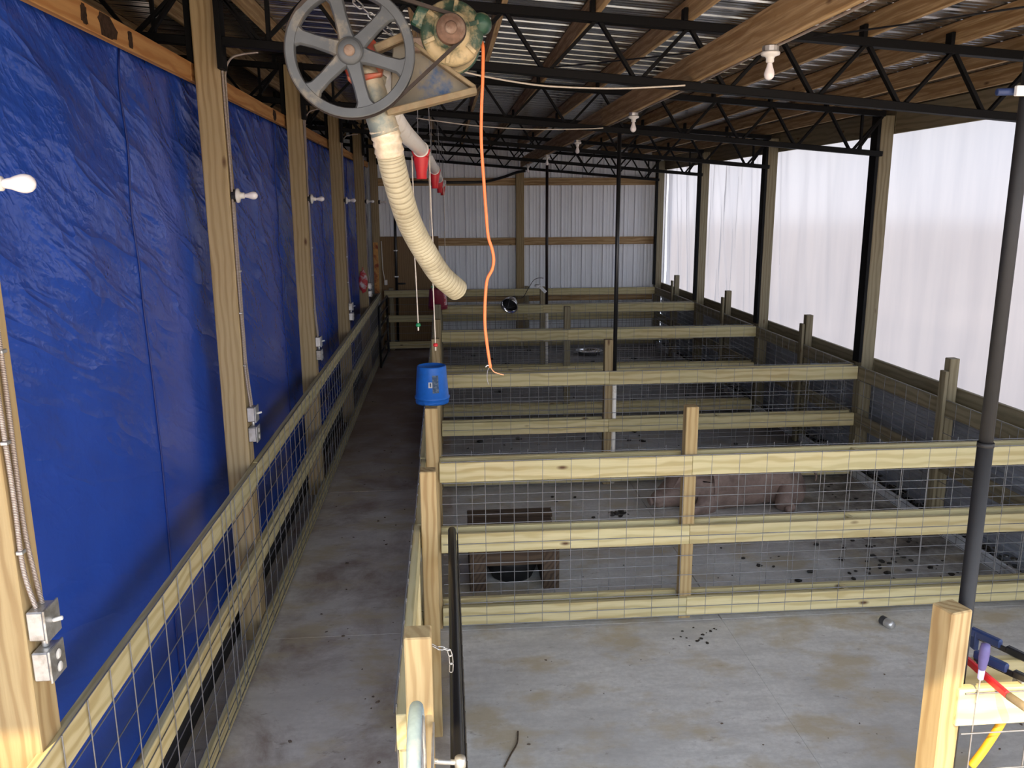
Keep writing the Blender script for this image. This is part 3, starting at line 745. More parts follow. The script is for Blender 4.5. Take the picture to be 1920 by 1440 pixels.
# ================================================================== BACK CORRIDOR GATE
t = thing('tube_gate', (-1.22, 16.2, 0), 'dark tube gate folded against the far end of the corridor fence', 'gate')
tube('frame', [(-1.25, 15.45, .06), (-1.25, 15.45, 1.18), (-1.20, 16.9, 1.24), (-1.20, 16.9, .10), (-1.25, 15.45, .06)], .024, BLACKP, t, 10)
for z in (.3, .55, .8, 1.0): tube('cross_tube', [(-1.25, 15.45, z), (-1.20, 16.9, z+.03)], .02, BLACKP, t, 8)
# ================================================================== BUCKETS
def bucket(pos, top_r, bot_r, h, m, label, loc_group=None):
    """upside down: open rim at pos, closed end up"""
    x_, y_, z_ = pos
    t = thing('bucket', pos, label, 'bucket')
    lathe('body', [(top_r-.012, .004), (top_r, 0), (top_r+.004, .018), (top_r, .04), (top_r+.009, .044), (top_r+.011, .060), (top_r+.001, .066), (bot_r+.004, h-.012), (bot_r, h-.002), (bot_r-.006, h), (bot_r-.010, h-.010), (.0001, h-.012)], m, t, pos, (0, 0, 1), 40)
    return t
def patch_on(t, pos, r0, r1, h, a0, a1, z0, z1, m, name):
    V = []; F = []; n_ = 6
    for zz in (z0, z1):
        r = r0+(r1-r0)*zz/h+.0065
        for i in range(n_+1):
            a = a0+(a1-a0)*i/n_; V.append((pos[0]+r*math.sin(a), pos[1]-r*math.cos(a), pos[2]+zz))
    for i in range(n_): F.append([i, i+1, n_+2+i, n_+1+i])
    return mesh(name, V, F, m, t)
bp = (-.146, LP[1]+.045, 1.275)
t = bucket(bp, .150, .128, .345, BLUEP, 'blue plastic bucket turned upside down over a corridor post')
patch_on(t, bp, .150, .128, .345, .05, .44, .115, .275, LABELG, 'decal')
patch_on(t, bp, .150, .128, .345, -.20, .04, .165, .215, WHITE, 'sticker')
patch_on(t, (bp[0], bp[1]-.0008, bp[2]), .150, .128, .345, -.12, -.03, .172, .208, LABELG, 'sticker_print')
bp2 = (-.135, LP[3]+.045, 1.385)
t = bucket(bp2, .152, .130, .325, DKRED, 'dark red bucket turned upside down on a far corridor post')
patch_on(t, bp2, .152, .130, .325, .75, 1.35, .07, .27, REDBAG, 'printed_decal')
# ================================================================== FEED LINE
FXP = ((3.1, -.235), (3.57, -.205), (5.67, -.130), (9.14, -.075), (12.6, -.045), (15., -.015))
def fx(Y): return float(np.interp(Y, [p[0] for p in FXP], [p[1] for p in FXP]))
def fz(Y): return 3.38
t = thing('feed_line', (-.1, 9, 3.3), 'white plastic feed tube running down the barn below the trusses', 'pipe')
tube('tube', curve([(fx(Y), Y, fz(Y)) for Y in ()]+[(-.222, 3.10, 3.50), (-.212, 3.25, 3.435), (-.203, 3.50, 3.395)]+[(fx(Y), Y, fz(Y)) for Y in (4.2, 5.67, 9.14, 12.6, 15.0)], 6), .044, PVC, t, 20)
box('end_motor', (fx(15.0)-.05, fx(15.0)+.06, ), (14.98, 15.20), (3.31, 3.47), PVC, t, c=.01)
for Y in (5.9, 8.9, 12.0, 14.5):
    tube('hanger_wire', [(fx(Y)-.045, Y, 3.37), (fx(Y)-.02, Y, zt(fx(Y))+.10)], .0025, GALV, t, 5)
    tube('hanger_wire', [(fx(Y)+.045, Y, 3.37), (fx(Y)+.02, Y, zt(fx(Y))+.10)], .0025, GALV, t, 5)
NRD = ['nearest the camera', 'second from the camera', 'third from the camera', 'farthest']
for i, Y in enumerate((5.45, 8.5, 11.55, 14.6)):
    x_ = fx(Y); dz = 3.38-3.315
    t = thing('feed_drop', (x_, Y, 3.2), 'red plastic feed drop spout clipped to the white feed tube, '+NRD[i], 'feed drop', 'red feed drops')
    lathe('spout', [(.030, 0), (.033, .002), (.0335, .045), (.036, .05), (.049, .125), (.051, .150), (.046, .150), (.040, .10), (.029, .045), (.028, .0)], REDP if i == 0 else REDP, t, (x_, Y, 3.135+dz), (0, 0, 1), 24)
    for s in (-1, 1):
        V = [(x_+s*.030, Y-.055, 3.275+dz), (x_+s*.030, Y+.055, 3.275+dz), (x_+s*.055, Y+.045, 3.318+dz), (x_+s*.055, Y-.045, 3.318+dz), (x_+s*.046, Y-.05, 3.272+dz), (x_+s*.046, Y+.05, 3.272+dz), (x_+s*.060, Y+.04, 3.314+dz), (x_+s*.060, Y-.04, 3.314+dz)]
        mesh('saddle_wing', V, [[0, 1, 2, 3], [4, 7, 6, 5], [0, 3, 7, 4], [1, 5, 6, 2], [3, 2, 6, 7], [0, 4, 5, 1]], REDP, t)
    r_ = [(x_+.047*math.cos(a), Y-.075+.012*math.sin(a), 3.38+.047*math.sin(a)) for a in np.linspace(0, 2*PI, 25)]
    tube('hose_clamp', r_, .004, PVC, t, 6)
    if i < 3:
        for s, m_, zb_, nm in ((-1, GREENB, 2.275 if i == 0 else 2.23, 'green'), (1, REDP, 2.14, 'red')):
            if i == 1 and s == 1: continue
            if i == 2 and s == -1: continue
            xx = x_+s*.055
            c_ = tube('pull_cord', curve([(xx-.002, Y-.02, 3.278+dz), (xx, Y-.02, 3.0), (xx+.006*s, Y-.02, 2.8), (xx, Y-.02, 2.6), (xx+.006, Y-.02, zb_)], 5), .004, ROPE, seg=6)
            tag(c_, 'white pull cord with a %s bead hanging from the feed drop %s' % (nm, NRD[i]), 'cord', 'feed drop pull cords')
            lathe('bead', [(.0001, 0), (.013, .003), (.017, .012), (.013, .023), (.0001, .026)], m_, c_, (xx+.006, Y-.02, zb_-.02), (0, 0, 1), 14)
            cyl('knot', (xx+.006, Y-.02, zb_-.045), (xx+.006, Y-.02, zb_-.02), .005, ROPE, c_, 8)
# ================================================================== FEED AUGER MACHINE
WC = Vector((-.303, 3.0, 3.544))
t = thing('feed_auger', tuple(WC), 'hanging feed auger head with big grey flywheel, green motor and cream hose', 'machine')
YA = Vector((0, 1, 0))
def wheel_mesh():
    bm = bmesh.new(); seg = 72
    def ring(prof):
        rows = []
        for r, yy in prof:
            rows.append([bm.verts.new((r*math.cos(2*PI*k/seg), yy, r*math.sin(2*PI*k/seg))) for k in range(seg)])
        n_ = len(rows)
        for i in range(n_):
            a, b = rows[i], rows[(i+1) % n_]
            for k in range(seg): bm.faces.new([a[k], a[(k+1) % seg], b[(k+1) % seg], b[k]])
    ring([(.183, -.014), (.186, -.019), (.212, -.021), (.216, -.018), (.210, -.003), (.210, .003), (.216, .018), (.212, .021), (.186, .019), (.183, .014)])
    ring([(.018, -.030), (.030, -.034), (.040, -.032), (.045, -.026), (.046, .026), (.018, .030)])
    for j in range(6):
        a = math.radians(-16+60*j); d = Vector((math.cos(a), 0, math.sin(a))); q = Vector((-math.sin(a), 0, math.cos(a)))
        secs = []
        for r, w, th in ((.040, .030, .013), (.060, .026, .013), (.12, .0225, .012), (.165, .025, .012), (.178, .034, .012), (.187, .046, .012)):
            pts = []
            for u, v in ((-1, -.35), (-.75, -1), (.75, -1), (1, -.35), (1, .35), (.75, 1), (-.75, 1), (-1, .35)):
                pts.append(bm.verts.new(d*r+q*(u*w)+YA*(v*th-.004)))
            secs.append(pts)
        for s0, s1 in zip(secs, secs[1:]):
            for k in range(8): bm.faces.new([s0[k], s0[(k+1) % 8], s1[(k+1) % 8], s1[k]])
    bmesh.ops.recalc_face_normals(bm, faces=bm.faces)
    me = bpy.data.meshes.new('flywheel'); bm.to_mesh(me); bm.free(); me.materials.append(WHEELG)
    me.polygons.foreach_set('use_smooth', [True]*len(me.polygons))
    return me
wo_ = bpy.data.objects.new('flywheel', wheel_mesh()); wo_.matrix_basis = Matrix.Translation(WC)@Matrix.Rotation(math.radians(-4), 4, 'X')
md = wo_.modifiers.new('bevel', 'EDGE_SPLIT'); md.split_angle = math.radians(40)
link(wo_, t)
cyl('shaft', WC+Vector((0, -.048, 0)), WC+Vector((0, .30, 0)), .0185, RUST, t, 20)
lathe('hub_collar', [(.019, 0), (.037, 0), (.040, .004), (.040, .010), (.019, .010)], WHEELG, t, WC+Vector((0, -.036, 0)), (0, 1, 0), 28)
# red bearing bracket behind the wheel
def plate(name, pts, y0, th, m, parent):
    n_ = len(pts); V = [(x, y0, z) for x, z in pts]+[(x, y0+th, z) for x, z in pts]
    F = [list(range(n_)), [n_+i for i in range(n_)][::-1]]+[[i, n_+i, n_+(i+1) % n_, (i+1) % n_] for i in range(n_)]
    o = mesh(name, V, F, m, parent)
    bm = bmesh.new(); bm.from_mesh(o.data); bmesh.ops.recalc_face_normals(bm, faces=bm.faces)
    bmesh.ops.bevel(bm, geom=[e_ for e_ in bm.edges], offset=min(.004, th*.3), segments=1, affect='EDGES'); bm.to_mesh(o.data); bm.free()
    return o
plate('bearing_bracket', [(-.335, 3.59), (-.345, 3.535), (-.322, 3.468), (-.300, 3.455), (-.205, 3.482), (-.200, 3.505), (-.218, 3.585), (-.245, 3.615)], 3.055, .05, REDM, t)
plate('bearing_flange', [(-.322, 3.472), (-.318, 3.455), (-.298, 3.447), (-.204, 3.472), (-.200, 3.486)], 3.02, .05, REDM, t)
# bracket plate and flanges holding the motor
plate('motor_plate', [(-.182, 3.368), (.098, 3.432), (.118, 3.448), (-.062, 3.566), (-.112, 3.60), (-.165, 3.58)], 3.075, .012, PLATE, t)
bar('plate_flange', (-.190, 3.045, 3.353), (.122, 3.045, 3.428), .022, .075, TAN, t, c=.003)
bar('plate_flange', (.118, 3.05, 3.436), (-.090, 3.05, 3.578), .014, .065, TAN, t, c=.003)
bar('support_arm', (-.225, 3.06, 3.562), (-.118, 3.06, 3.606), .028, .06, TAN, t, c=.004)
box('motor_foot', (-.10, -.02), (3.02, 3.16), (3.555, 3.60), RUST, t, c=.006)
# motor: axis runs away from the camera
MC = Vector((.040, 2.995, 3.612))
lathe('motor_body', [(.060, .0), (.098, .004), (.104, .016), (.104, .030), (.100, .034), (.100, .22), (.096, .235), (.05, .25)], DUST, t, MC+Vector((0, .02, 0)), (0, 1, 0), 40)
lathe('end_bell', [(.045, -.030), (.060, -.024), (.066, -.004), (.085, .004), (.103, .012), (.108, .026), (.108, .046), (.100, .050)], GREENM, t, MC, (0, 1, 0), 40)
for k in range(6):
    a = math.radians(20+60*k); d = Vector((math.cos(a), 0, math.sin(a)))
    bar('bell_rib', MC+d*.062+YA*-.008, MC+d*.102+YA*.006, .006, .014, GREENM, t, (0, 1, 0), c=.002)
lathe('vent_ring', [(.100, 0), (.106, .004), (.106, .020), (.100, .024)], GREENC, t, MC+Vector((0, .225, 0)), (0, 1, 0), 32)
lathe('motor_pulley', [(.012, -.054), (.030, -.055), (.034, -.050), (.046, -.046), (.049, -.040), (.040, -.026), (.049, -.012), (.046, -.006), (.02, -.004)], RUST, t, MC+Vector((-.004, -.018, -.002)), (0, 1, 0), 32)
cyl('pulley_nut', MC+Vector((-.004, -.086, -.002)), MC+Vector((-.004, -.070, -.002)), .021, RUST, t, 16)
bar('terminal_box', (-.078, 3.06, 3.628), (-.040, 3.06, 3.70), .10, .055, GREENC, t, (0, 1, 0), c=.006)
lathe('capacitor_cover', [(.0001, -.036), (.022, -.032), (.034, -.018), (.036, 0), (.034, .05), (.02, .068), (.0001, .07)], GREENC, t, (.140, 3.03, 3.645), (.15, 1, .1), 20)
# belt around both pulleys
c1 = Vector((WC.x, WC.z)); r1 = .214; c2 = Vector((MC.x-.004, MC.z-.002)); r2 = .047
d = (c2-c1); L_ = d.length; base_a = math.atan2(d.y, d.x); al = math.acos((r1-r2)/L_)
pts = []
for a in np.linspace(base_a+al, base_a+2*PI-al, 60): pts.append((c1.x+r1*math.cos(a), c1.y+r1*math.sin(a)))
for a in np.linspace(base_a-al, base_a+al, 22): pts.append((c2.x+r2*math.cos(a), c2.y+r2*math.sin(a)))
V = []; F = []; n_ = len(pts); yb = 2.958
for i, (x, z) in enumerate(pts):
    a = Vector(pts[(i+1) % n_])-Vector(pts[i-1]); nn = Vector((a.y, -a.x)).normalized()
    f_ = i/n_; yy = 2.995 if i < 60 else 2.952
    for (o_, w) in ((-.006, -.006), (-.006, .006), (.005, .009), (.005, -.009)): V.append((x+nn.x*o_, yy+w, z+nn.y*o_))
for i in range(n_):
    j = (i+1) % n_
    for k in range(4): F.append([4*i+k, 4*i+(k+1) % 4, 4*j+(k+1) % 4, 4*j+k])
o = mesh('drive_belt', V, F, BELT, t)
bm = bmesh.new(); bm.from_mesh(o.data); bmesh.ops.recalc_face_normals(bm, faces=bm.faces); bm.to_mesh(o.data); bm.free()
# auger spout, tape and ribbed hose
tube('auger_spout', curve([(-.262, 3.10, 3.50), (-.250, 3.08, 3.45), (-.222, 3.07, 3.36), (-.200, 3.075, 3.285)], 6), [.054]*7+[.051]*12, AUGER, t, 28)
lathe('inlet_collar', [(.05, 0), (.068, .004), (.068, .03), (.05, .034)], AUGER, t, (-.262, 3.10, 3.475), (.1, -.02, .25), 28)
tp = curve([(-.206, 3.075, 3.305), (-.196, 3.085, 3.262), (-.189, 3.10, 3.215)], 6)
tube('tape_wrap', tp, [.0515+.0028*math.sin(i*2.1) for i in range(len(tp))], TAPE, t, 24)
hp = curve([(-.190, 3.10, 3.225), (-.176, 3.15, 3.143), (-.148, 3.30, 3.010), (-.118, 3.39, 2.925), (-.075, 3.47, 2.838), (-.020, 3.56, 2.745), (.050, 3.66, 2.672)], 44)
rad = [.0478+(.0014 if (i % 6) else -.0030) for i in range(len(hp))]
v, f, uv = sweep(hp, rad, 26, cap=False)
ho = mesh('outlet_hose', v, f, HOSE_RIB, t, smooth=True, uv=[(u_[0], (i // 26)/6) for i, u_ in enumerate(uv)])
v, f, uv = sweep(hp[-30:], .042, 22, cap=False)
mesh('hose_lining', v, [q[::-1] for q in f], HOSE_IN, ho, smooth=True)
# chain that holds the machine
def chain(name, pts, L, r, m, label, cat='chain'):
    t_ = thing(name, pts[0], label, cat)
    for i in range(len(pts)-1):
        a, b = Vector(pts[i]), Vector(pts[i+1]); fr = frame(a, b, (0, 1, 0) if i % 2 else (0, 0, 1)); c_ = (a+b)/2
        X, Y2 = fr.col[0].to_3d(), fr.col[1].to_3d(); hl = (b-a).length/2+r*1.2; w = L
        ring = [c_+X*(hl-w)*s+(X*math.cos(q)*s*1.0+Y2*math.sin(q)*1.0)*w if False else c_ for s in (1,) for q in (0,)]
        ring = []
        for q in np.linspace(-PI/2, PI/2, 7): ring.append(c_+X*(hl-w)+X*math.cos(q)*w+Y2*math.sin(q)*w)
        for q in np.linspace(PI/2, 3*PI/2, 7): ring.append(c_-X*(hl-w)+X*math.cos(q)*w+Y2*math.sin(q)*w)
        ring.append(ring[0]); ring.append(ring[1])
        tube('link', ring, r, m, t_, 6)
    return t_
A = Vector((-.345, 3.12, 3.775)); B = Vector((-.120, 3.12, 3.585)); up_a = Vector((-.55, 3.12, zt(-.55)-.02))
cp = [A.lerp(B, i/9) for i in range(10)]
pre = [up_a.lerp(A, i/13) for i in range(13)]
chain('chain', pre+cp, .0085, .0028, ZINC, 'bright steel chain slanting down from the roof to the hanging auger')
A2 = Vector((-.235, 3.10, 3.655)); B2 = Vector((-.135, 3.10, 3.56))
chain('gate_chain', [(-.074, 2.56, 1.585), (-.055, 2.56, 1.572), (-.035, 2.56, 1.57), (-.018, 2.565, 1.56), (-.012, 2.57, 1.535), (-.010, 2.57, 1.505), (-.012, 2.57, 1.475)], .006, .002, ZINC, 'small steel chain hanging from the near gate post')
hk = cyl('chain_hook', (-.55, 3.12, zt(-.55)-.03), (-.55, 3.12, zt(-.55)+.143), .01, ZINC); tag(hk, 'steel hook in the roof that holds the auger chain', 'hook')
# orange cord
zz = lambda x_, y_: 0
oc = curve([(.140, 3.06, 3.60), (.146, 3.02, 3.565), (.143, 3.0, 3.47), (.137, 3.0, 3.36), (.135, 3.0, 3.25), (.142, 3.0, 3.12), (.148, 3.0, 3.02), (.155, 3.0, 2.93), (.168, 3.0, 2.885), (.174, 3.0, 2.845), (.168, 3.0, 2.81), (.150, 3.0, 2.775), (.143, 3.0, 2.72), (.140, 3.0, 2.66), (.140, 3.0, 2.60), (.146, 3.0, 2.54), (.153, 3.0, 2.485), (.158, 3.0, 2.450)], 5)
c_ = tube('extension_cord', oc, .0056, ORANGE, seg=10)
tag(c_, 'orange electric cord dangling from the green motor with a frayed end', 'cord')
tube('loose_strand', curve([(.158, 3.0, 2.452), (.170, 2.995, 2.435), (.188, 2.99, 2.428), (.206, 2.985, 2.424)], 5), .0022, plain('bare copper strand', (.75, .32, .16), .4), c_, 6)
tube('loose_strand', curve([(.157, 3.0, 2.452), (.148, 3.0, 2.44), (.145, 3.0, 2.41), (.150, 3.0, 2.385)], 5), .0013, GALV, c_, 5)
tube('loose_strand', curve([(.157, 3.0, 2.455), (.147, 3.0, 2.458), (.140, 2.998, 2.452)], 5), .0018, WHITE, c_, 5)
# ================================================================== PIPES
def riser(x_, y_, ztop, zbot, m, label, upper=.021, white=None):
    t_ = thing('water_pipe', (x_, y_, zbot), label, 'pipe', 'upright water pipes')
    tube('pipe', [(x_, y_, zbot), (x_, y_, ztop)], upper, m, t_, 16)
    if white: tube('lower_pipe', [(x_, y_, white[0]), (x_, y_, white[1])], upper+.004, PVC, t_, 16)
    return t_
t = riser(1.795, 2.535, zb(1.8)+.01, 2.25, GREYPIPE, 'thick dark grey upright pipe beside the sunlit near fence post', .0225)
tube('lower_pipe', [(1.795, 2.535, .0), (1.795, 2.535, 2.25)], .0255, GREYPIPE, t, 16)
tube('coupling', [(1.795, 2.535, 2.235), (1.795, 2.535, 2.25)], .0268, GREYPIPE, t, 16)
t = riser(1.800, 8.66, zb(1.8)+.01, 1.20, BLACKP, 'black upright pipe with white foot at the second cross fence', .022, (.0, 1.22))
t = riser(1.802, 14.755, zb(1.76)+.01, 1.20, BROWNPIPE, 'thin dark upright pipe with white foot at the fourth cross fence', .026, (.0, 1.22))
t = thing('valve', (1.74, 2.53, 3.366), 'blue lever valve clipped to the thick grey pipe', 'valve')
cyl('valve_body', (1.69, 2.53, 3.366), (1.775, 2.53, 3.368), .011, NAVY, t, 12)
box('valve_tab', (1.735, 1.772), (2.50, 2.515), (3.352, 3.382), WHITE, t, c=.002); 
t = thing('water_line', (0, 17.8, 3.5), 'black plastic water line along the back wall down to the corridor floor', 'pipe')
tube('pipe', curve([(1.70, 17.62, 3.72), (1.52, 17.68, 3.69), (1.25, 17.76, 3.60), (.95, 17.84, 3.525), (.7, 17.86, 3.50), (0, 17.87, 3.50), (-.6, 17.87, 3.51), (-.95, 17.87, 3.51)], 6), .028, BLACKP, t, 12)
tube('down_pipe', [(-1.03, 17.87, 3.52), (-1.04, 17.87, 2.0), (-1.055, 17.87, .14)], .028, BLACKP, t, 12)
tube('elbow_pipe', [(-1.03, 17.87, 3.51), (-.9, 17.87, 3.51)], .03, BLACKP, t, 12)
tube('foot_pipe', [(-1.055, 17.87, .16), (-1.34, 17.87, .15)], .026, BLACKP, t, 12)
tube('tee_stub', [(-1.045, 17.87, 1.40), (-.86, 17.87, 1.40)], .02, BLACKP, t, 12)
for zc in (2.1, 1.55, 1.15): box('pipe_strap', (-1.085, -1.0), (17.83, 17.92), (zc-.012, zc+.012), WHITE, t, c=.002)
t = thing('outlet_box', (-1.27, 17.86, 1.42), 'small white outlet box on the far corner wall', 'outlet box')
box('body', (-1.31, -1.24), (17.86, 17.92), (1.37, 1.48), WHITEP, t, c=.006)
tube('cable', [(-1.30, 17.89, 1.48), (-1.33, 17.89, 1.7), (-1.34, 17.89, 2.3)], .010, WHITEP, t, 6)
# ================================================================== CLAMP LAMP
hc = Vector((1.125, 14.40, 1.35)); ax = Vector((-.40, -.80, -.50)).normalized()
t = thing('clamp_lamp', tuple(hc), 'shiny metal clamp lamp hanging tilted at the fourth cross fence', 'lamp')
lathe('reflector', [(.045, 0), (.09, .012), (.118, .06), (.125, .12), (.150, .165), (.157, .165), (.132, .12), (.123, .06), (.094, .008), (.045, -.004)], CHROME, t, hc-ax*.08, ax, 36)
lathe('reflector_inside', [(.0001, .01), (.08, .018), (.108, .06), (.116, .105)], RUBBER, t, hc-ax*.078, ax, 28)
cyl('socket', hc-ax*.18, hc-ax*.075, .034, BLACKP, t, 18)
tube('cord', curve([hc-ax*.17, (1.36, 14.68, 1.42), (1.46, 14.68, 1.57), (1.56, 14.68, 1.72), (1.66, 14.70, 1.76), (1.74, 14.73, 1.75)], 6), .006, BLACKP, t, 6)
V, F = rods([(hc+ax*.085+Vector((.12*math.cos(a), .02, .12*math.sin(a))), hc+ax*.15) for a in (0, 1.5, 3, 4.5)], .002)
o = mesh('wire_guard', V, F, GALV, t); o['kind'] = 'stuff'
t = thing('lamp_plug', (1.62, 14.66, 1.66), 'pale round plug with white tag on the post by the clamp lamp', 'plug')
lathe('cap', [(.0001, 0), (.045, .004), (.052, .02), (.045, .034), (.0001, .036)], WHITE, t, (1.63, 14.735, 1.60), (0, -.2, 1), 20)
bar('tag', (1.68, 14.70, 1.60), (1.78, 14.70, 1.50), .055, .006, WHITE, t, (1, 0, 1))
# ================================================================== RED BAG and PRINTED STRIP on far posts
t = thing('feed_bag', (-1.43, 14.64, 1.75), 'red printed plastic bag hanging on a far tarp post', 'bag')
bm = bmesh.new(); bmesh.ops.create_uvsphere(bm, u_segments=18, v_segments=12, radius=1)
for v_ in bm.verts:
    s_ = .8+.2*math.cos(v_.co.z*1.4); v_.co = Vector((v_.co.x*.068*s_*1.15, v_.co.y*.025, v_.co.z*.20+.012*math.sin(9*v_.co.x)))
me = bpy.data.meshes.new('bag'); bm.to_mesh(me); bm.free(); me.materials.append(REDBAG); me.polygons.foreach_set('use_smooth', [True]*len(me.polygons))
o = bpy.data.objects.new('bag', me); o.matrix_basis = Matrix.Translation((-1.435, 14.645, 1.74)); link(o, t)
tube('loop', [(-1.435, 14.66, 1.93), (-1.435, 14.662, 1.99)], .006, REDP, t, 6)
t = thing('printed_strip', (-1.44, 17.69, 1.6), 'tall orange printed paper strip pinned on the far corner post', 'sign')
box('sheet', (-1.50, -1.40), (17.704, 17.716), (1.08, 2.28), PRINTED, t, c=.002)
box('tag', (-1.49, -1.40), (17.69, 17.703), (.86, 1.07), WHITE, t, c=.002)
# ================================================================== BOX FEEDER in the front pen
t = thing('feeder_box', (.5, 6.45, 0), 'dirty dark wooden box holding a black rubber tub in the front pen', 'feeder')
fy0, fy1 = 6.14, 6.80; fx0, fx1 = .14, .86
box('side_board', (fx0, fx0+.13), (fy0, fy1), (0, .37), WOOD['dark'], t, c=.006); box('side_board', (fx1-.13, fx1), (fy0, fy1), (0, .37), WOOD['dark'], t, c=.006)
box('back_board', (fx0+.13, fx1-.13), (fy1-.05, fy1), (0, .37), WOOD['dark'], t, c=.006)
box('top_plank', (fx0-.02, fx1+.06), (fy0-.015, fy0+.17), (.372, .41), WOOD['dark'], t, c=.006)
box('top_plank', (fx0-.01, fx1), (fy0+.175, fy0+.34), (.372, .405), WOOD['dark'], t, c=.006)
box('top_plank', (fx0, fx1), (fy1-.20, fy1-.06), (.372, .40), WOOD['dark'], t, c=.006)
box('top_plank', (fx0, fx1+.02), (fy1-.05, fy1+.07), (.372, .42), WOOD['dark'], t, c=.006)
box('lip_board', (fx0+.13, fx1-.13), (fy0, fy0+.035), (.215, .37), WOOD['dark'], t, c=.005)
lathe('tub', [(.13, 0), (.17, .006), (.235, .16), (.245, .20), (.230, .20), (.215, .15), (.155, .02), (.0001, .018)], RUBBER, t, (.50, 6.44, .002), (0, 0, 1), 36)
# ================================================================== PIG
t = thing('pig', (2.95, 7.95, 0), 'dirty pink pig lying on the floor behind the front fence', 'pig')
PV = [((3.70, 7.98, .24), .10), ((3.53, 7.97, .23), .29), ((3.25, 7.96, .245), .33), ((2.95, 7.95, .25), .335), ((2.68, 7.94, .235), .31), ((2.47, 7.92, .205), .245),
      ((2.30, 7.89, .165), .185), ((2.18, 7.86, .120), .125), ((2.09, 7.84, .085), .09), ((2.045, 7.83, .070), .072),
      ((3.47, 7.76, .13), .18), ((3.30, 7.62, .075), .10), ((3.43, 7.585, .045), .055), ((3.33, 7.575, .035), .042),
      ((2.62, 7.74, .10), .13), ((2.50, 7.64, .060), .07), ((2.38, 7.625, .040), .05), ((2.30, 7.625, .034), .04)]
PE = [(0, 1), (1, 2), (2, 3), (3, 4), (4, 5), (5, 6), (6, 7), (7, 8), (8, 9), (1, 10), (10, 11), (11, 12), (12, 13), (4, 14), (14, 15), (15, 16), (16, 17)]
me = bpy.data.meshes.new('body'); me.from_pydata([v for v, r in PV], PE, []); me.materials.append(PIG)
o = bpy.data.objects.new('body', me); link(o, t)
sk = o.modifiers.new('skin', 'SKIN'); sk.use_smooth_shade = True; sk.branch_smoothing = .6
for i, (v, r) in enumerate(PV):
    me.skin_vertices[0].data[i].radius = (r, r); me.skin_vertices[0].data[i].use_root = (i == 3)
ss = o.modifiers.new('sub', 'SUBSURF'); ss.levels = 2; ss.render_levels = 2
for s in (-1, 1):
    e0 = Vector((2.36, 7.89+.10*s, .29)); tip = Vector((2.22, 7.87+.16*s, .25)); sd = Vector((.02, .07, .05))
    V = [e0-sd*.9, e0+sd*.9, e0.lerp(tip, .5)+sd*.8+Vector((0, 0, .02)), tip, e0.lerp(tip, .5)-sd*.8+Vector((0, 0, .02))]
    V += [p_+Vector((.012, 0, -.012)) for p_ in V]
    mesh('ear', V, [[0, 1, 2, 3, 4], [9, 8, 7, 6, 5]]+[[i, 5+i, 5+(i+1) % 5, (i+1) % 5] for i in range(5)], PIG, t)
lathe('snout_disc', [(.0001, .006), (.030, .006), (.046, .0), (.048, -.012), (.044, -.03)], PIG, t, (2.012, 7.825, .080), (-1, -.2, -.25), 18)
tube('tail', curve([(3.74, 7.99, .33), (3.79, 7.97, .30), (3.80, 7.93, .26), (3.79, 7.92, .21)], 6), [.016-.0005*i for i in range(19)], PIG, t, 8)
# ================================================================== GUTTER, MANURE
g = thing('gutter_curb', (4.548, 9, 0), 'white gutter curb on the floor under the fence along the curtain wall', 'curb')
cuts = []
for i in range(1, 5): cuts += [(FY[i]+.02, FY[i]+.17), (FY[i]+1.53-.05, FY[i]+1.53+.05)]
y0 = 3.0
for a, b in cuts+[(17.5, 17.6)]:
    box('curb_board', (4.540, 4.556), (y0, a), (0, .115), CURB, g, c=.002); y0 = b
def blobs(name, pts, m, label):
    pts = [p for p in pts if not (1.85 < p[0] < 3.9 and 7.45 < p[1] < 8.35) and not (.05 < p[0] < .98 and 6.05 < p[1] < 6.95) and not (2.55 < p[0] < 3.3 and 16.3 < p[1] < 17.1)]
    bm = bmesh.new()
    for (x_, y_, z_, r) in pts:
        mt = Matrix.Translation((x_, y_, z_+r*.25))@Matrix.Rotation(R.uniform(0, 6), 4, 'Z')@Matrix.Diagonal((r*R.uniform(.8, 1.5), r*R.uniform(.7, 1.1), r*R.uniform(.35, .6), 1))
        q = bmesh.ops.create_icosphere(bm, subdivisions=1, radius=1, matrix=mt)
        for v_ in q['verts']: v_.co += Vector((R.uniform(-1, 1), R.uniform(-1, 1), R.uniform(-.4, .4)))*r*.22
        for v_ in q['verts']: v_.co.z = max(v_.co.z, z_+.001)
    me_ = bpy.data.meshes.new(name); bm.to_mesh(me_); bm.free(); me_.materials.append(m)
    o_ = bpy.data.objects.new(name, me_); link(o_)
    o_['label'] = label; o_['kind'] = 'stuff'
    return o_
pts = []
for i in range(150):
    x_ = 2.3+1.95*math.sqrt(R.random()); pts.append((x_, R.uniform(5.85, 8.45), 0, R.choice((.008, .012, .016, .022, .03))))
for i in range(45): pts.append((R.uniform(.1, 2.6), R.uniform(5.9, 8.45), 0, R.choice((.008, .012, .02))))
for i in range(26): pts.append((R.gauss(1.70, .06), R.gauss(7.74, .05), 0, R.uniform(.012, .034)))
for i in range(16): pts.append((R.gauss(1.75, .12), R.gauss(5.32, .07), 0, R.uniform(.005, .014)))
for i in range(20): pts.append((R.uniform(2.6, 3.3), R.gauss(5.9, .1), 0, R.uniform(.01, .03)))
blobs('manure_clumps', pts, MANURE, 'dark manure clumps scattered over the front pen floor')
pts = []
for i in range(90): pts.append((R.uniform(.1, 4.2), R.uniform(8.85, 11.5), 0, R.choice((.01, .016, .025, .04))))
for i in range(70): pts.append((R.uniform(.1, 4.2), R.uniform(11.9, 17.3), 0, R.choice((.012, .02, .03, .05))))
blobs('manure_clumps', pts, MANURE, 'dark manure clumps on the floors of the far pens')
pts = []
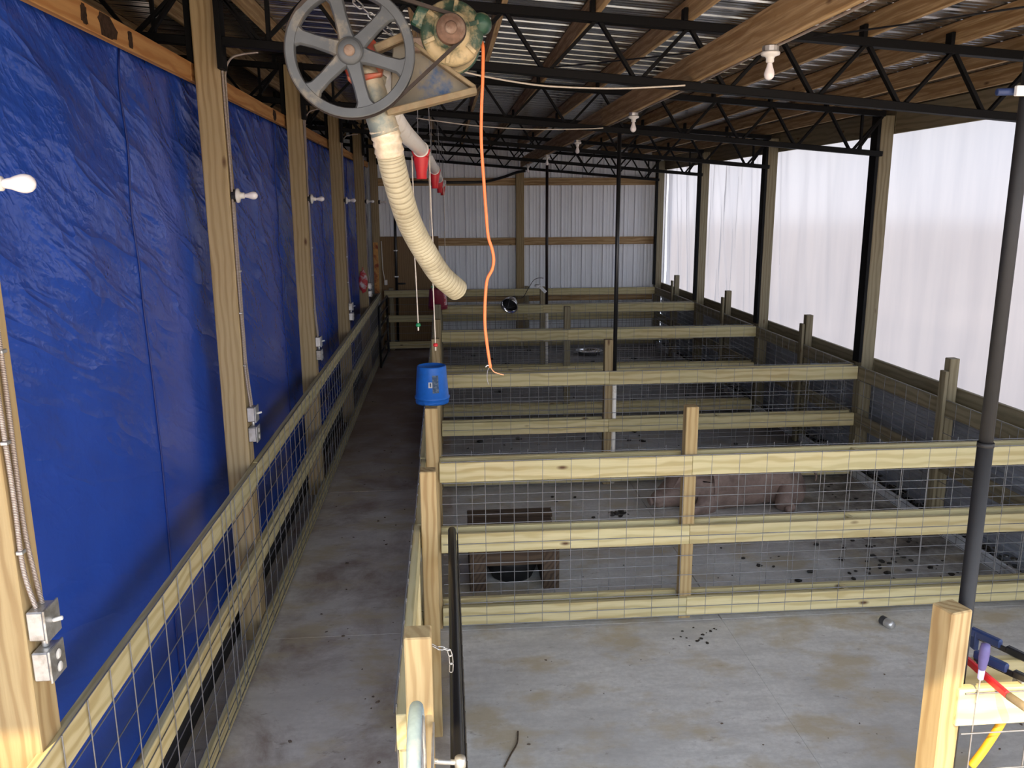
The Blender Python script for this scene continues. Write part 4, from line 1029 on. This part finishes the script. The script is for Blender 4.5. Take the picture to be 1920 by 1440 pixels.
for i in range(700):
    y_ = R.uniform(3.2, 17.4); pts.append((R.uniform(4.588, 4.715), y_, R.uniform(.03, .105), R.uniform(.012, .03)))
blobs('gutter_slurry', pts, SLURRY, 'glistening dark manure heaped behind the white gutter curb')
pts = []
for i in range(60): pts.append((R.uniform(-1.2, -.25), R.uniform(3.6, 13), 0, R.choice((.006, .009, .013))))
for i in range(30): pts.append((R.uniform(.3, 3.4), R.uniform(3.6, 5.2), 0, R.choice((.004, .006, .009))))
blobs('floor_crumbs', pts, plain('dry dung crumbs', (.12, .085, .06), .9), 'small dry crumbs strewn on the corridor and open floor')
t = thing('puddle_pan', (2.93, 16.7, 0), 'shallow shiny metal pan standing in for a bright puddle on the farthest pen floor', 'pan')  # shiny pan stands in for a bright puddle on the far floor
lathe('bowl', [(.0001, .012), (.22, .012), (.27, .075), (.285, .08), (.28, .085), (.262, .072), (.215, .006), (.0001, .004)], CHROME, t, (2.93, 16.7, .0), (0, 0, 1), 32)
# ================================================================== SMALL THINGS
t = thing('drink_can', (3.16, 5.31, .033), 'silver drink can lying on the concrete before the front fence', 'can')
ca = Vector((-.30, .95, 0)).normalized(); cb = Vector((3.18, 5.255, .034))
lathe('can_body', [(.022, 0), (.026, .004), (.033, .016), (.033, .105), (.028, .117), (.026, .122)], ZINC, t, cb, ca, 28)
lathe('can_lid', [(.0001, -.001), (.022, -.001), (.024, .002), (.024, .004)], plain('can lid', (.7, .7, .7), .3, .8), t, cb, ca, 24)
lathe('printed_band', [(.0333, .062), (.0334, .064), (.0334, .100), (.0333, .103)], plain('dark can print', (.05, .05, .055), .4, .3), t, cb, ca, 28)
tw = tube('twig', curve([(.365, 4.31, .006), (.35, 4.20, .007), (.305, 4.10, .008), (.262, 4.0, .006)], 5), .0045, WOOD['dark'], seg=6)
tag(tw, 'thin dark twig lying on the pale concrete by the tube gate', 'twig')
# tools at the near fence
t = thing('screwdriver', (1.765, 2.42, 1.42), 'screwdriver with purple grip stuck upright at the sunlit near fence', 'screwdriver')
sp0 = Vector((1.781, 2.402, 1.40)); sdr = Vector((.02, -.02, 1)).normalized()
lathe('grip', [(.008, 0), (.0125, .01), (.016, .045), (.0165, .075), (.014, .098), (.0001, .102)], PURPLE, t, sp0+sdr*.085, sdr, 16)
lathe('ferrule', [(.006, 0), (.010, .004), (.0105, .036), (.008, .04)], plain('clear lilac plastic', (.42, .42, .75), .3), t, sp0+sdr*.05, sdr, 16)
cyl('blade', sp0-sdr*.04, sp0+sdr*.052, .003, ZINC, t, 8)
for a, b, nm in (((1.985, 2.76, 1.414), (2.20, 2.27, 1.414), 'farther'), ((1.895, 2.60, 1.414), (2.12, 2.15, 1.414), 'nearer')):
    a = Vector(a); b = Vector(b); dr = (b-a).normalized()
    t = thing('bar_clamp', tuple(a), 'bar clamp with navy blue jaw across the near fence boards, the %s one' % nm, 'clamp', 'blue bar clamps on the near fence')
    bar('bar', a, b, .022, .008, BLACKP, t, (0, 0, 1), c=.002)
    bar('jaw', a+Vector((0, 0, .012)), a+dr*.12+Vector((0, 0, .012)), .034, .024, NAVY, t, (0, 0, 1), c=.006)
    bar('jaw_tip', a+dr*.02+Vector((0, 0, -.055)), a+dr*.02+Vector((0, 0, .02)), .03, .02, NAVY, t, (0, 1, 0), c=.004)
    bar('trigger_grip', a+dr*.14+Vector((0, 0, .006)), a+dr*.25+Vector((0, 0, .004)), .030, .022, BLACKP, t, (0, 0, 1), c=.006)
t = thing('loppers', (1.85, 2.55, 1.39), 'red handled hand tool lying across the two boards of the near fence', 'tool')
bar('handle', (1.857, 2.62, 1.412), (1.858, 2.36, 1.412), .026, .018, REDP, t, (0, 0, 1), c=.006)
cyl('head', (1.858, 2.36, 1.412), (1.875, 2.29, 1.408), .014, TAN, t, 12)
t = thing('hook_tool', (1.9, 2.52, 1.2), 'yellow handled tool hooked behind the sunlit near fence board', 'tool')
tube('handle', curve([(1.965, 2.475, 1.30), (1.935, 2.475, 1.22), (1.885, 2.475, 1.12), (1.845, 2.475, 1.055)], 6), .014, YELLOW, t, 14)
bar('hook', (1.965, 2.475, 1.28), (1.968, 2.475, 1.402), .02, .008, ZINC, t, (0, 1, 0), c=.002)
bar('hook_bend', (1.968, 2.43, 1.407), (1.968, 2.484, 1.407), .02, .006, ZINC, t, (1, 0, 0), c=.002)
# spoked wheel hung on the near post
wc = Vector((-.120, 2.18, 1.32)); 
t = thing('spoked_wheel', tuple(wc), 'small spoked wheel with grey tyre seen edge-on before the near gate post', 'wheel')
ring = [wc+Vector((0, .235*math.cos(a), .235*math.sin(a))) for a in np.linspace(0, 2*PI, 49)]
tube('tyre', ring, .021, TYRE, t, 14, cap=False)
ring = [wc+Vector((.012, .205*math.cos(a), .205*math.sin(a))) for a in np.linspace(0, 2*PI, 49)]
tube('rim', ring, .011, ZINC, t, 8, cap=False)
for k in range(12):
    a = 2*PI*k/12; tube('spoke', [wc+Vector((.02, .02*math.cos(a+.5), .02*math.sin(a+.5))), wc+Vector((.012, .20*math.cos(a), .20*math.sin(a)))], .002, GALV, t, 5)
cyl('axle', wc+Vector((-.03, 0, 0)), wc+Vector((.05, 0, 0)), .018, ZINC, t, 14)
bar('fork', wc+Vector((.045, 0, 0)), wc+Vector((.045, .295, .02)), .025, .008, ZINC, t)
SC.cycles.max_bounces = 8
